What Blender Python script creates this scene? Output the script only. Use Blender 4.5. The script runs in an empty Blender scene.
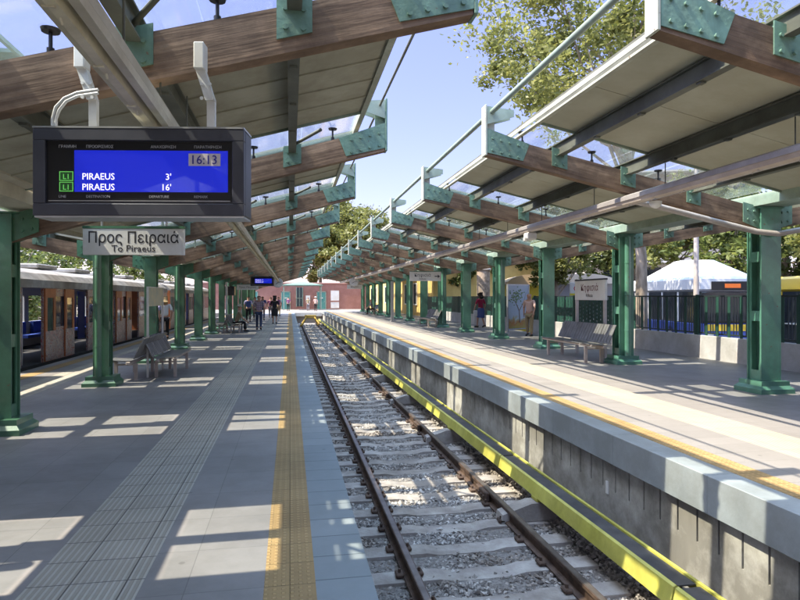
import bpy, bmesh, math, random
from mathutils import Vector, Matrix, noise
from math import sin, cos, pi, radians, atan2
random.seed(7)
S = bpy.context.scene
COL = S.collection
W = bpy.data.worlds.new("World"); S.world = W; W.use_nodes = True

# ------------------------------------------------------------------ materials
def mat(name, col, rough=.6, metal=0.0, col2=None, scale=4.0, stretch=(1,1,1), bump=0.0, bscale=None, amt=1.0, spec=.4, detail=4, grime=0.0, coat=0.0, chips=0.0):
    m = bpy.data.materials.new(name); m.use_nodes = True
    nt = m.node_tree; N = nt.nodes; L = nt.links
    b = N['Principled BSDF']
    b.inputs['Roughness'].default_value = rough
    b.inputs['Metallic'].default_value = metal
    b.inputs['Specular IOR Level'].default_value = spec
    b.inputs['Coat Weight'].default_value = coat
    b.inputs['Base Color'].default_value = (*col, 1)
    tc = N.new('ShaderNodeTexCoord'); mp = N.new('ShaderNodeMapping')
    mp.inputs['Scale'].default_value = stretch
    oi = N.new('ShaderNodeObjectInfo'); om = N.new('ShaderNodeVectorMath'); om.operation='MULTIPLY_ADD'; om.inputs[1].default_value=(31,17,23)
    L.new(oi.outputs['Random'], om.inputs[0]); L.new(tc.outputs['Object'], om.inputs[2])
    L.new(om.outputs[0], mp.inputs['Vector'])
    out = None
    if col2 is not None:
        nz = N.new('ShaderNodeTexNoise'); nz.inputs['Scale'].default_value = scale; nz.inputs['Detail'].default_value = detail
        L.new(mp.outputs[0], nz.inputs['Vector'])
        rp = N.new('ShaderNodeValToRGB'); rp.color_ramp.elements[0].position = .36; rp.color_ramp.elements[1].position = .66
        rp.color_ramp.elements[0].color = (*col, 1); rp.color_ramp.elements[1].color = (*col2, 1)
        L.new(nz.outputs['Fac'], rp.inputs['Fac'])
        out = rp.outputs[0]
    if grime > 0:
        g = N.new('ShaderNodeTexNoise'); g.inputs['Scale'].default_value = 1.3; g.inputs['Detail'].default_value = 8; g.inputs['Roughness'].default_value = .7
        L.new(om.outputs[0], g.inputs['Vector'])
        gr = N.new('ShaderNodeValToRGB'); gr.color_ramp.elements[0].position = .42; gr.color_ramp.elements[1].position = .62
        v = 1 - grime; gr.color_ramp.elements[0].color = (v, v*.97, v*.93, 1); gr.color_ramp.elements[1].color = (1, 1, 1, 1)
        L.new(g.outputs['Fac'], gr.inputs['Fac'])
        mx = N.new('ShaderNodeMix'); mx.data_type = 'RGBA'; mx.blend_type = 'MULTIPLY'; mx.inputs[0].default_value = 1
        if out: L.new(out, mx.inputs[6])
        else: mx.inputs[6].default_value = (*col, 1)
        L.new(gr.outputs[0], mx.inputs[7]); out = mx.outputs[2]
    if chips > 0:
        st=N.new('ShaderNodeMapping'); st.inputs['Scale'].default_value=(9,9,.8); L.new(om.outputs[0],st.inputs[0])
        sn=N.new('ShaderNodeTexNoise'); sn.inputs['Scale'].default_value=1.6; sn.inputs['Detail'].default_value=6; L.new(st.outputs[0],sn.inputs['Vector'])
        sr=N.new('ShaderNodeMapRange'); sr.inputs['From Min'].default_value=.48; sr.inputs['From Max'].default_value=.7; sr.inputs['To Max'].default_value=.45; L.new(sn.outputs['Fac'],sr.inputs['Value'])
        m1=N.new('ShaderNodeMix'); m1.data_type='RGBA'; L.new(sr.outputs[0],m1.inputs[0]); L.new(out,m1.inputs[6]); m1.inputs[7].default_value=(*[c*.55+.03 for c in col],1)
        cn=N.new('ShaderNodeTexNoise'); cn.inputs['Scale'].default_value=16; cn.inputs['Detail'].default_value=7; cn.inputs['Roughness'].default_value=.65; L.new(om.outputs[0],cn.inputs['Vector'])
        cr=N.new('ShaderNodeMapRange'); cr.inputs['From Min'].default_value=.70-.06*chips; cr.inputs['From Max'].default_value=.72-.06*chips; L.new(cn.outputs['Fac'],cr.inputs['Value'])
        m2=N.new('ShaderNodeMix'); m2.data_type='RGBA'; L.new(cr.outputs[0],m2.inputs[0]); L.new(m1.outputs[2],m2.inputs[6]); m2.inputs[7].default_value=(.13,.085,.055,1); out=m2.outputs[2]
    if out: L.new(out, b.inputs['Base Color'])
    if bump > 0:
        bn = N.new('ShaderNodeTexNoise'); bn.inputs['Scale'].default_value = bscale or scale*3; bn.inputs['Detail'].default_value = 5
        L.new(mp.outputs[0], bn.inputs['Vector'])
        bp = N.new('ShaderNodeBump'); bp.inputs['Strength'].default_value = bump; bp.inputs['Distance'].default_value = .02
        L.new(bn.outputs['Fac'], bp.inputs['Height']); L.new(bp.outputs[0], b.inputs['Normal'])
    return m

def tilemat(name, c1, c2, tile=(.4,.4), mortar=(.08,.08,.08), rough=.55, gap=.004, bump=.3, rot=0, off=0.0, ribs=0, dots=0, grime=.12):
    m = bpy.data.materials.new(name); m.use_nodes = True
    nt = m.node_tree; N = nt.nodes; L = nt.links; b = N['Principled BSDF']
    b.inputs['Specular IOR Level'].default_value = .35
    tc = N.new('ShaderNodeTexCoord'); mp = N.new('ShaderNodeMapping'); mp.inputs['Rotation'].default_value = (0,0,rot)
    L.new(tc.outputs['Object'], mp.inputs['Vector'])
    br = N.new('ShaderNodeTexBrick'); br.offset = off; br.inputs['Scale'].default_value = 1
    br.inputs['Brick Width'].default_value = tile[0]; br.inputs['Row Height'].default_value = tile[1]
    br.inputs['Mortar Size'].default_value = gap; br.inputs['Mortar Smooth'].default_value = .1; br.inputs['Bias'].default_value = 0
    br.inputs['Color1'].default_value = (*c1,1); br.inputs['Color2'].default_value = (*c2,1); br.inputs['Mortar'].default_value = (*mortar,1)
    L.new(mp.outputs[0], br.inputs['Vector'])
    nz = N.new('ShaderNodeTexNoise'); nz.inputs['Scale'].default_value = .9; nz.inputs['Detail'].default_value = 9; nz.inputs['Roughness'].default_value=.72
    L.new(tc.outputs['Object'], nz.inputs['Vector'])
    rp = N.new('ShaderNodeValToRGB'); rp.color_ramp.elements[0].position=.4; rp.color_ramp.elements[1].position=.62
    v=1-grime; rp.color_ramp.elements[0].color=(v,v,v*.98,1); rp.color_ramp.elements[1].color=(1,1,1,1)
    L.new(nz.outputs['Fac'], rp.inputs['Fac'])
    mx = N.new('ShaderNodeMix'); mx.data_type='RGBA'; mx.blend_type='MULTIPLY'; mx.inputs[0].default_value=1
    L.new(br.outputs['Color'], mx.inputs[6]); L.new(rp.outputs[0], mx.inputs[7])
    gv=N.new('ShaderNodeTexVoronoi'); gv.inputs['Scale'].default_value=2.3; L.new(tc.outputs['Object'],gv.inputs['Vector'])
    gm=N.new('ShaderNodeMapRange'); gm.inputs['From Min'].default_value=.035; gm.inputs['From Max'].default_value=.055; gm.inputs['To Min'].default_value=.45; gm.inputs['To Max'].default_value=0; L.new(gv.outputs['Distance'],gm.inputs['Value'])
    g2=N.new('ShaderNodeMix'); g2.data_type='RGBA'; L.new(gm.outputs[0],g2.inputs[0]); L.new(mx.outputs[2],g2.inputs[6]); g2.inputs[7].default_value=(.07,.065,.06,1); mx=g2
    L.new(mx.outputs[2], b.inputs['Base Color'])
    rr = N.new('ShaderNodeMapRange'); rr.inputs['To Min'].default_value=rough+.12; rr.inputs['To Max'].default_value=rough-.1
    L.new(nz.outputs['Fac'], rr.inputs['Value']); L.new(rr.outputs[0], b.inputs['Roughness'])
    h = N.new('ShaderNodeMath'); h.operation='SUBTRACT'; h.inputs[0].default_value=1; L.new(br.outputs['Fac'], h.inputs[1]); hh=h.outputs[0]
    if ribs or dots:
        sp = N.new('ShaderNodeSeparateXYZ'); L.new(tc.outputs['Object'], sp.inputs[0])
        def wave(o, per, ph=0):
            a=N.new('ShaderNodeMath'); a.operation='MULTIPLY_ADD'; a.inputs[1].default_value=2*pi/per; a.inputs[2].default_value=ph; L.new(o,a.inputs[0])
            s=N.new('ShaderNodeMath'); s.operation='SINE'; L.new(a.outputs[0],s.inputs[0]); return s.outputs[0]
        w = wave(sp.outputs[0], ribs or dots)
        if dots:
            w2 = wave(sp.outputs[1], dots); mm=N.new('ShaderNodeMath'); mm.operation='MINIMUM'; L.new(w,mm.inputs[0]); L.new(w2,mm.inputs[1]); w=mm.outputs[0]
        st = N.new('ShaderNodeMapRange'); st.inputs['From Min'].default_value=.0; st.inputs['From Max'].default_value=.5; L.new(w, st.inputs['Value'])
        ad = N.new('ShaderNodeMath'); ad.operation='ADD'; L.new(hh,ad.inputs[0]); L.new(st.outputs[0],ad.inputs[1]); hh=ad.outputs[0]
        # darker colour between the raised ribs
        dm = N.new('ShaderNodeMix'); dm.data_type='RGBA'; dm.blend_type='MULTIPLY'; dm.inputs[0].default_value=1
        dr = N.new('ShaderNodeValToRGB'); dr.color_ramp.elements[0].color=(.74,.73,.7,1); dr.color_ramp.elements[1].color=(1,1,1,1)
        L.new(st.outputs[0], dr.inputs['Fac']); L.new(mx.outputs[2], dm.inputs[6]); L.new(dr.outputs[0], dm.inputs[7]); L.new(dm.outputs[2], b.inputs['Base Color'])
    bp = N.new('ShaderNodeBump'); bp.inputs['Strength'].default_value=bump; bp.inputs['Distance'].default_value=.006
    L.new(hh, bp.inputs['Height']); L.new(bp.outputs[0], b.inputs['Normal'])
    return m

def glassmat(name, tint=(.96,.985,.98), refl=.1, dirt=.07, rough=.05, dirtcol=(.75,.8,.82)):
    m = bpy.data.materials.new(name); m.use_nodes = True
    nt=m.node_tree; N=nt.nodes; L=nt.links; N.remove(N['Principled BSDF']); o=N['Material Output']
    t=N.new('ShaderNodeBsdfTransparent'); t.inputs[0].default_value=(*tint,1)
    g=N.new('ShaderNodeBsdfGlossy'); g.inputs['Roughness'].default_value=rough
    d=N.new('ShaderNodeBsdfDiffuse'); d.inputs[0].default_value=(*dirtcol,1)
    lw=N.new('ShaderNodeLayerWeight'); lw.inputs[0].default_value=.5; f=N.new('ShaderNodeMath'); f.operation='POWER'; f.inputs[1].default_value=4.0; L.new(lw.outputs['Facing'],f.inputs[0])
    a=N.new('ShaderNodeMath'); a.operation='MULTIPLY_ADD'; a.inputs[1].default_value=.8; a.inputs[2].default_value=refl*.3; a.use_clamp=True; L.new(f.outputs[0],a.inputs[0])
    m1=N.new('ShaderNodeMixShader'); L.new(a.outputs[0],m1.inputs[0]); L.new(t.outputs[0],m1.inputs[1]); L.new(g.outputs[0],m1.inputs[2])
    tc=N.new('ShaderNodeTexCoord'); mp=N.new('ShaderNodeMapping'); mp.inputs['Scale'].default_value=(1,3,1); nz=N.new('ShaderNodeTexNoise'); nz.inputs['Scale'].default_value=2.2; nz.inputs['Detail'].default_value=9; nz.inputs['Roughness'].default_value=.75
    L.new(tc.outputs['Object'],mp.inputs[0]); L.new(mp.outputs[0],nz.inputs['Vector'])
    r=N.new('ShaderNodeMapRange'); r.inputs['From Min'].default_value=.45; r.inputs['From Max'].default_value=.75; r.inputs['To Min'].default_value=dirt; r.inputs['To Max'].default_value=dirt+.1
    L.new(nz.outputs['Fac'],r.inputs['Value'])
    m2=N.new('ShaderNodeMixShader'); L.new(r.outputs[0],m2.inputs[0]); L.new(m1.outputs[0],m2.inputs[1]); L.new(d.outputs[0],m2.inputs[2])
    L.new(m2.outputs[0],o.inputs['Surface']); return m

def emit(name, col, st):
    m=bpy.data.materials.new(name); m.use_nodes=True; b=m.node_tree.nodes['Principled BSDF']
    b.inputs['Base Color'].default_value=(*[c*.3 for c in col],1); b.inputs['Emission Color'].default_value=(*col,1); b.inputs['Emission Strength'].default_value=st; b.inputs['Roughness'].default_value=.25
    return m

def leafmat(name, c1, c2, c3):
    m=bpy.data.materials.new(name); m.use_nodes=True; nt=m.node_tree; N=nt.nodes; L=nt.links; b=N['Principled BSDF']; o=N['Material Output']
    tc=N.new('ShaderNodeTexCoord'); nz=N.new('ShaderNodeTexNoise'); nz.inputs['Scale'].default_value=1.1; nz.inputs['Detail'].default_value=6; nz.inputs['Roughness'].default_value=.8; L.new(tc.outputs['Object'],nz.inputs['Vector'])
    rp=N.new('ShaderNodeValToRGB'); e=rp.color_ramp.elements; e[0].position=.34; e[0].color=(*c1,1); e[1].position=.68; e[1].color=(*c3,1); x=e.new(.5); x.color=(*c2,1)
    L.new(nz.outputs['Fac'],rp.inputs['Fac']); L.new(rp.outputs[0],b.inputs['Base Color']); b.inputs['Roughness'].default_value=.5
    t=N.new('ShaderNodeBsdfTranslucent'); L.new(rp.outputs[0],t.inputs[0]); mx=N.new('ShaderNodeMixShader'); mx.inputs[0].default_value=.5
    L.new(b.outputs[0],mx.inputs[1]); L.new(t.outputs[0],mx.inputs[2]); L.new(mx.outputs[0],o.inputs['Surface']); return m

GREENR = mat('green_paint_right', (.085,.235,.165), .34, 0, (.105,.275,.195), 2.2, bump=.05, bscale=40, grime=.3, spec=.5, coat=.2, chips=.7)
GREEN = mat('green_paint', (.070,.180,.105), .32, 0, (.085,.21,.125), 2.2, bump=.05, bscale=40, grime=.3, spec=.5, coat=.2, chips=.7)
GREENB = mat('weathered_green_plate', (.14,.245,.185), .5, 0, (.19,.315,.24), 9, bump=.15, bscale=30, grime=.35, chips=.5)
GREENL = mat('pale_green_steel', (.24,.32,.265), .45, 0, (.3,.375,.31), 5, grime=.25)
DARKST = mat('dark_purlin_steel', (.12,.125,.10), .6, 0, (.16,.165,.135), 3, grime=.3)
CREAMPL = mat('pale_end_plate', (.42,.44,.36), .55, 0, (.48,.5,.42), 6, grime=.2, chips=.7)
def wood(name,slope):
    m = mat(name, (.165,.098,.06), .75, 0, (.34,.22,.14), 2.2, (.5,2,7), bump=.2, bscale=6, detail=10, grime=.5)
    nt=m.node_tree; N=nt.nodes; L=nt.links; mp=[n for n in N if n.type=='MAPPING'][0]
    src=mp.inputs['Vector'].links[0].from_socket
    tc=[n for n in N if n.type=='TEX_COORD'][0]
    r0=N.new('ShaderNodeMapping'); r0.inputs['Rotation'].default_value=(0,math.atan(slope),0); L.new(src,r0.inputs[0]); L.new(r0.outputs[0],mp.inputs['Vector'])
    # glue lines between the laminations and dark knots
    r1=N.new('ShaderNodeMapping'); r1.inputs['Rotation'].default_value=(0,math.atan(slope),0); L.new(tc.outputs['Object'],r1.inputs[0])
    sp=N.new('ShaderNodeSeparateXYZ'); L.new(r1.outputs[0],sp.inputs[0])
    a=N.new('ShaderNodeMath'); a.operation='PINGPONG'; a.inputs[1].default_value=.0215; L.new(sp.outputs[2],a.inputs[0])
    b=N.new('ShaderNodeMapRange'); b.inputs['From Max'].default_value=.0022; b.inputs['To Min'].default_value=.62; b.inputs['To Max'].default_value=1; L.new(a.outputs[0],b.inputs['Value'])
    kn=N.new('ShaderNodeTexVoronoi'); kn.inputs['Scale'].default_value=1.5; km=N.new('ShaderNodeMapping'); km.inputs['Scale'].default_value=(1,1,3); L.new(r0.outputs[0],km.inputs[0]); L.new(km.outputs[0],kn.inputs['Vector'])
    kr=N.new('ShaderNodeMapRange'); kr.inputs['From Min'].default_value=.03; kr.inputs['From Max'].default_value=.11; kr.inputs['To Min'].default_value=.5; kr.inputs['To Max'].default_value=1; L.new(kn.outputs['Distance'],kr.inputs['Value'])
    mu=N.new('ShaderNodeMath'); mu.operation='MULTIPLY'; L.new(b.outputs[0],mu.inputs[0]); L.new(kr.outputs[0],mu.inputs[1])
    P_=N['Principled BSDF']; old=P_.inputs['Base Color'].links[0].from_socket
    x=N.new('ShaderNodeMix'); x.data_type='RGBA'; x.blend_type='MULTIPLY'; x.inputs[0].default_value=1; L.new(old,x.inputs[6]); L.new(mu.outputs[0],x.inputs[7]); L.new(x.outputs[2],P_.inputs['Base Color'])
    return m
WOOD_L=wood('glulam_wood_left',.283); WOOD_R=wood('glulam_wood_right',-.215); WOOD_LO=wood('glulam_wood_left_outer',-.19); WOOD_RO=wood('glulam_wood_right_outer',.18)
PANEL = mat('beige_roof_panel', (.385,.385,.30), .6, 0, (.42,.42,.335), 1.6, grime=.12)
PANELL = mat('beige_roof_panel_left', (.38,.36,.27), .6, 0, (.43,.41,.315), 2.2, grime=.25)
GLASS = glassmat('roof_glass')
BEIGEMET = mat('beige_metal', (.56,.51,.39), .6, 0, (.64,.59,.46), 4, grime=.25)
LAMPMET = mat('grey_lamp_housing', (.42,.38,.36), .4, .2, (.5,.46,.44), 4, grime=.2)
DIFF = mat('lamp_diffuser', (.58,.52,.36), .5, 0, (.68,.62,.46), 2, spec=.3, grime=.25)
WHITEM = mat('white_metal', (.68,.68,.66), .4, 0, (.6,.6,.58), 5, grime=.15)
ALU = mat('aluminium', (.42,.43,.44), .35, .7, (.5,.5,.5), 8)
CASE = mat('display_case_grey', (.04,.042,.055), .42, .1, (.052,.054,.068), 7, spec=.5)
BLACK = mat('black_plastic', (.012,.012,.014), .3)
SCREEN = emit('blue_screen', (.006,.014,.40), .25)
SCREEN.node_tree.nodes['Principled BSDF'].inputs['Coat Weight'].default_value=1
TXTW = emit('pale_pixels', (.75,.7,.85), .3)
TXTG = emit('green_pixels', (.1,.4,.08), .25)
TXTD = mat('dark_lettering', (.02,.02,.025), .5)
TXTGR = mat('grey_lettering', (.35,.35,.36), .5)
SIGNW = mat('white_sign', (.62,.62,.60), .35, 0, (.68,.68,.66), 3, grime=.1)
FLOOR = tilemat('grey_floor_tiles', (.215,.205,.20), (.24,.23,.225), (.6,.6), (.15,.145,.14), .5, .003, .2, off=0, grime=.2)
FLOORR = tilemat('warm_grey_tiles', (.215,.202,.19), (.24,.226,.212), (.6,.3), (.16,.145,.135), .55, .003, .2, off=0)
RIB = tilemat('ribbed_guide_tiles', (.38,.36,.315), (.42,.40,.35), (.32,.32), (.13,.12,.11), .6, .005, .8, ribs=.04)
RIBR = tilemat('cream_guide_tiles', (.42,.375,.285), (.46,.41,.315), (.32,.32), (.3,.27,.22), .6, .004, .5, ribs=.04, grime=.06)
YEL = tilemat('yellow_warning_tiles', (.42,.28,.125), (.47,.32,.145), (.3,.3), (.25,.17,.07), .6, .004, .9, dots=.05, grime=.25)
EDGE = tilemat('blue_grey_edge_stone', (.20,.225,.235), (.225,.25,.26), (.8,.33), (.10,.12,.13), .6, .006, .3)
COPE = mat('coping_concrete', (.235,.26,.265), .6, 0, (.29,.315,.32), 1.1, bump=.08, bscale=25, grime=.22)
CONC = mat('weathered_concrete', (.33,.315,.28), .8, 0, (.48,.46,.41), 1.6, (1,1,.35), bump=.4, bscale=12, detail=9, grime=.5)
CONCL = mat('pale_concrete', (.46,.45,.44), .8, 0, (.52,.51,.5), 2.4, bump=.2, bscale=14, grime=.2)
SLEEP = mat('concrete_sleeper', (.34,.30,.275), .85, 0, (.46,.42,.38), 5, bump=.4, bscale=30, grime=.3)
STONE = mat('ballast_stone', (.24,.225,.215), .85, 0, (.55,.51,.48), 16, bump=.5, bscale=30, detail=6)
_n=STONE.node_tree; _g=_n.nodes.new('ShaderNodeNewGeometry'); _r=_n.nodes.new('ShaderNodeValToRGB'); _e=_r.color_ramp.elements
_e[0].color=(.16,.145,.135,1); _e[1].color=(.62,.59,.56,1); _x=_e.new(.35); _x.color=(.27,.25,.235,1); _x=_e.new(.7); _x.color=(.42,.39,.36,1)
_n.links.new(_g.outputs['Random Per Island'],_r.inputs['Fac']); _t=_n.nodes.new('ShaderNodeTexCoord'); _z=_n.nodes.new('ShaderNodeTexNoise'); _z.inputs['Scale'].default_value=.8; _z.inputs['Detail'].default_value=5; _n.links.new(_t.outputs['Object'],_z.inputs['Vector'])
_q=_n.nodes.new('ShaderNodeValToRGB'); _q.color_ramp.elements[0].position=.42; _q.color_ramp.elements[0].color=(.58,.5,.43,1); _q.color_ramp.elements[1].position=.58; _q.color_ramp.elements[1].color=(1,1,1,1); _n.links.new(_z.outputs['Fac'],_q.inputs['Fac'])
_m=_n.nodes.new('ShaderNodeMix'); _m.data_type='RGBA'; _m.blend_type='MULTIPLY'; _m.inputs[0].default_value=.8; _n.links.new(_r.outputs[0],_m.inputs[6]); _n.links.new(_q.outputs[0],_m.inputs[7]); _n.links.new(_m.outputs[2],_n.nodes['Principled BSDF'].inputs['Base Color'])
DIRT = mat('ballast_bed', (.15,.135,.12), .95, 0, (.3,.27,.25), 28, bump=1, bscale=60)
RAILTOP = mat('rail_head', (.13,.105,.09), .38, .6, (.2,.17,.15), 6)
RUST = mat('rusty_steel', (.09,.055,.04), .7, .2, (.16,.105,.075), 9, bump=.3, grime=.4)
THIRDY = mat('yellow_cover', (.50,.47,.085), .5, 0, (.58,.54,.12), 2.5, grime=.3)
THIRDD = mat('dark_cover_top', (.05,.05,.055), .55, 0, (.09,.085,.085), 5, grime=.3)
SEAT = mat('perforated_grey_seat', (.19,.19,.185), .42, .45, (.25,.25,.24), 6, grime=.2)
SEATL = mat('seat_beam', (.42,.36,.32), .5, .1, (.5,.43,.38), 5, grime=.2)
ASPH = mat('asphalt', (.05,.05,.052), .9, 0, (.075,.073,.07), 6, bump=.4, bscale=60)
SOIL = mat('soil', (.12,.10,.07), .95, 0, (.2,.17,.12), 3, bump=.6, bscale=20)
PINK = mat('pink_render', (.27,.13,.105), .8, 0, (.31,.155,.125), .7, grime=.15)
YELB = mat('yellow_render', (.68,.47,.15), .8, 0, (.74,.53,.19), .7, grime=.15)
DOORG = mat('green_door', (.06,.2,.18), .5, 0, (.08,.24,.21), 3)
BARK = mat('bark', (.16,.125,.09), .9, 0, (.34,.28,.22), 5, (1,1,.3), bump=.8, bscale=18)
PLANE = mat('pale_bark', (.42,.33,.27), .9, 0, (.2,.15,.11), 5, bump=.4)
LEAF1 = leafmat('leaf_olive', (.10,.12,.03), (.18,.19,.05), (.34,.335,.12))
LEAF2 = leafmat('leaf_green', (.06,.09,.02), (.11,.14,.035), (.23,.24,.07))
GREENF = mat('fence_green', (.015,.055,.042), .5, 0, (.02,.07,.052), 3)
BLACKF = mat('fence_bar', (.02,.03,.032), .5)
FABRICW = mat('white_canvas', (.72,.70,.68), .8, 0, (.78,.76,.74), 2)
TRAING = None

# ------------------------------------------------------------------ mesh helpers
class MB:
    def __init__(s): s.v=[]; s.f=[]; s.mi=[]; s.sm=[]
    def add(s, vs, fs, mi=0, sm=False):
        o=len(s.v); s.v += [tuple(v) for v in vs]; s.f += [tuple(i+o for i in f) for f in fs]; s.mi += [mi]*len(fs); s.sm += [sm]*len(fs); return s
    def box(s, x0,x1,y0,y1,z0,z1, mi=0, M=None, bev=0):
        if x0>x1: x0,x1=x1,x0
        if y0>y1: y0,y1=y1,y0
        if z0>z1: z0,z1=z1,z0
        if bev>0:
            b=min(bev,(x1-x0)*.45,(y1-y0)*.45,(z1-z0)*.45)
            vs=[];fs=[]
            X=(x0,x1);Y=(y0,y1);Z=(z0,z1); idx={}
            for i in (0,1):
                for j in (0,1):
                    for k in (0,1):
                        sx=1-2*i; sy=1-2*j; sz=1-2*k
                        for a,(dx,dy,dz) in enumerate(((0,b,b),(b,0,b),(b,b,0))):
                            idx[(i,j,k,a)]=len(vs); vs.append((X[i]+sx*dx,Y[j]+sy*dy,Z[k]+sz*dz))
            I=lambda i,j,k,a: idx[(i,j,k,a)]
            for i in (0,1): fs.append([I(i,0,0,0),I(i,1,0,0),I(i,1,1,0),I(i,0,1,0)])
            for j in (0,1): fs.append([I(0,j,0,1),I(1,j,0,1),I(1,j,1,1),I(0,j,1,1)])
            for k in (0,1): fs.append([I(0,0,k,2),I(1,0,k,2),I(1,1,k,2),I(0,1,k,2)])
            for j in (0,1):
                for k in (0,1): fs.append([I(0,j,k,1),I(1,j,k,1),I(1,j,k,2),I(0,j,k,2)])
            for i in (0,1):
                for k in (0,1): fs.append([I(i,0,k,0),I(i,1,k,0),I(i,1,k,2),I(i,0,k,2)])
            for i in (0,1):
                for j in (0,1): fs.append([I(i,j,0,0),I(i,j,1,0),I(i,j,1,1),I(i,j,0,1)])
            for i in (0,1):
                for j in (0,1):
                    for k in (0,1): fs.append([I(i,j,k,0),I(i,j,k,1),I(i,j,k,2)])
        else:
            vs=[(x,y,z) for x in (x0,x1) for y in (y0,y1) for z in (z0,z1)]
            fs=[(0,1,3,2),(4,6,7,5),(0,4,5,1),(2,3,7,6),(0,2,6,4),(1,5,7,3)]
        if M is not None: vs=[M@Vector(v) for v in vs]
        return s.add(vs,fs,mi)
    def tube(s, pts, r, n=10, mi=0, cap=True, sm=True):
        pts=[Vector(p) for p in pts]; m=len(pts); rs=r if isinstance(r,(list,tuple)) else [r]*m
        vs=[];fs=[]; prev=None
        for i,p in enumerate(pts):
            t=(pts[min(i+1,m-1)]-pts[max(i-1,0)]).normalized()
            if prev is None:
                a=Vector((0,0,1)) if abs(t.z)<.9 else Vector((1,0,0)); u=t.cross(a).normalized()
            else: u=(prev-t*prev.dot(t)).normalized()
            prev=u; w=t.cross(u)
            for k in range(n):
                a=2*pi*k/n; vs.append(p+(u*cos(a)+w*sin(a))*rs[i])
        for i in range(m-1):
            for k in range(n): fs.append((i*n+k,i*n+(k+1)%n,(i+1)*n+(k+1)%n,(i+1)*n+k))
        s.add(vs,fs,mi,sm)
        if cap: s.add([vs[k] for k in range(n)],[tuple(range(n))],mi); s.add([vs[(m-1)*n+k] for k in range(n)],[tuple(range(n))],mi)
        return s
    def prism(s, poly, axis, a, b, mi=0, M=None, sm=False):
        # poly: 2D points; axis 'x': (y,z), 'y': (x,z), 'z': (x,y)
        def P(p,t): return {'x':(t,p[0],p[1]),'y':(p[0],t,p[1]),'z':(p[0],p[1],t)}[axis]
        n=len(poly); vs=[P(p,a) for p in poly]+[P(p,b) for p in poly]
        if M is not None: vs=[M@Vector(v) for v in vs]
        s.add(vs,[(i,(i+1)%n,n+(i+1)%n,n+i) for i in range(n)],mi,sm)
        s.add(vs,[tuple(range(n)),tuple(range(2*n-1,n-1,-1))],mi); return s
    def build(s, name, mats, parent=None, loc=None):
        me=bpy.data.meshes.new(name); me.from_pydata(s.v,[],s.f)
        if not isinstance(mats,(list,tuple)): mats=[mats]
        for m in mats: me.materials.append(m)
        me.polygons.foreach_set('material_index', s.mi); me.polygons.foreach_set('use_smooth', s.sm)
        bm=bmesh.new(); bm.from_mesh(me); bmesh.ops.recalc_face_normals(bm, faces=bm.faces); bm.to_mesh(me); bm.free()
        o=bpy.data.objects.new(name,me); COL.objects.link(o)
        if parent is not None: o.parent=parent
        if loc is not None: o.location=loc
        return o
def bx(*a, **k): return MB().box(*a, **k)
def tag(o,label=None,cat=None,group=None,kind=None):
    if label: o['label']=label
    if cat: o['category']=cat
    if group: o['group']=group
    if kind: o['kind']=kind
    return o
def empty(name,loc,rz=0,label=None,cat=None,group=None):
    o=bpy.data.objects.new(name,None); COL.objects.link(o); o.location=loc; o.rotation_euler=(0,0,rz); o.empty_display_size=.1
    return tag(o,label,cat,group)
def kids(o): return [c for c in bpy.data.objects if c.parent==o]
def copy_tree(o,loc=None,rz=None,parent=None,label=None):
    c=o.copy(); COL.objects.link(c); c.parent=parent
    if loc is not None: c.location=loc
    if rz is not None: c.rotation_euler=(0,0,rz)
    if label: c['label']=label
    for ch in kids(o): copy_tree(ch,parent=c)
    return c
ORD=['first','second','third','fourth','fifth','sixth','seventh','eighth','ninth','tenth','eleventh','twelfth','thirteenth','fourteenth','fifteenth','sixteenth','seventeenth']
def text(name, body, size, m, parent, loc, rot=(pi/2,0,0), align='LEFT', ext=.001, sx=1.0, bold=0.0):
    cu=bpy.data.curves.new(name,'FONT'); cu.body=body; cu.size=size; cu.align_x=align; cu.extrude=ext; cu.resolution_u=2; cu.offset=bold
    t=bpy.data.objects.new('tmp',cu); COL.objects.link(t)
    dg=bpy.context.evaluated_depsgraph_get(); me=bpy.data.meshes.new_from_object(t.evaluated_get(dg)); COL.objects.unlink(t); bpy.data.objects.remove(t)
    me.materials.clear(); me.materials.append(m)
    o=bpy.data.objects.new(name,me); COL.objects.link(o); o.parent=parent; o.location=loc; o.rotation_euler=rot; o.scale=(sx,1,1); return o

# ------------------------------------------------------------------ dimensions
LE=.49; RE=3.45; ZR=.20; RAIL=-.93; P=4.1; Y0=4.23
BEAMS=[Y0+P*k for k in range(-2,15)]
# ------------------------------------------------------------------ setting
def struct(mb,name,m): o=mb.build(name,m); o['kind']='structure'; return o
YE=66.0
struct(bx(-900,900,-900,1200,-2.2,-1.35),'ground',SOIL)
struct(bx(10.12,260,-40,300,-1.34,-.45),'street',ASPH)
struct(bx(-6,-5.05,-12,YE,-1.3,0),'platform_floor',FLOOR); struct(bx(-5.05,-4.4,-12,YE,-1.3,0),'guide_strip',RIB); struct(bx(-4.4,-1.52,-12,YE,-1.3,0),'platform_floor',FLOOR)
struct(bx(-1.52,-.86,-12,YE,-1.3,.0),'guide_strip',RIB)
struct(bx(-.86,-.15,-12,YE,-1.3,0),'platform_floor',FLOOR)
struct(bx(-.15,.15,-12,YE,-1.3,.0),'warning_strip',YEL)
struct(bx(.15,LE,-12,YE,-.16,0),'platform_edge',EDGE)
struct(bx(.15,LE-.12,-12,YE,-1.3,-.162),'platform_wall',CONC)
struct(bx(-5.72,-5.42,-12,YE,0.0,.004),'warning_strip',YEL)
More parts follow.
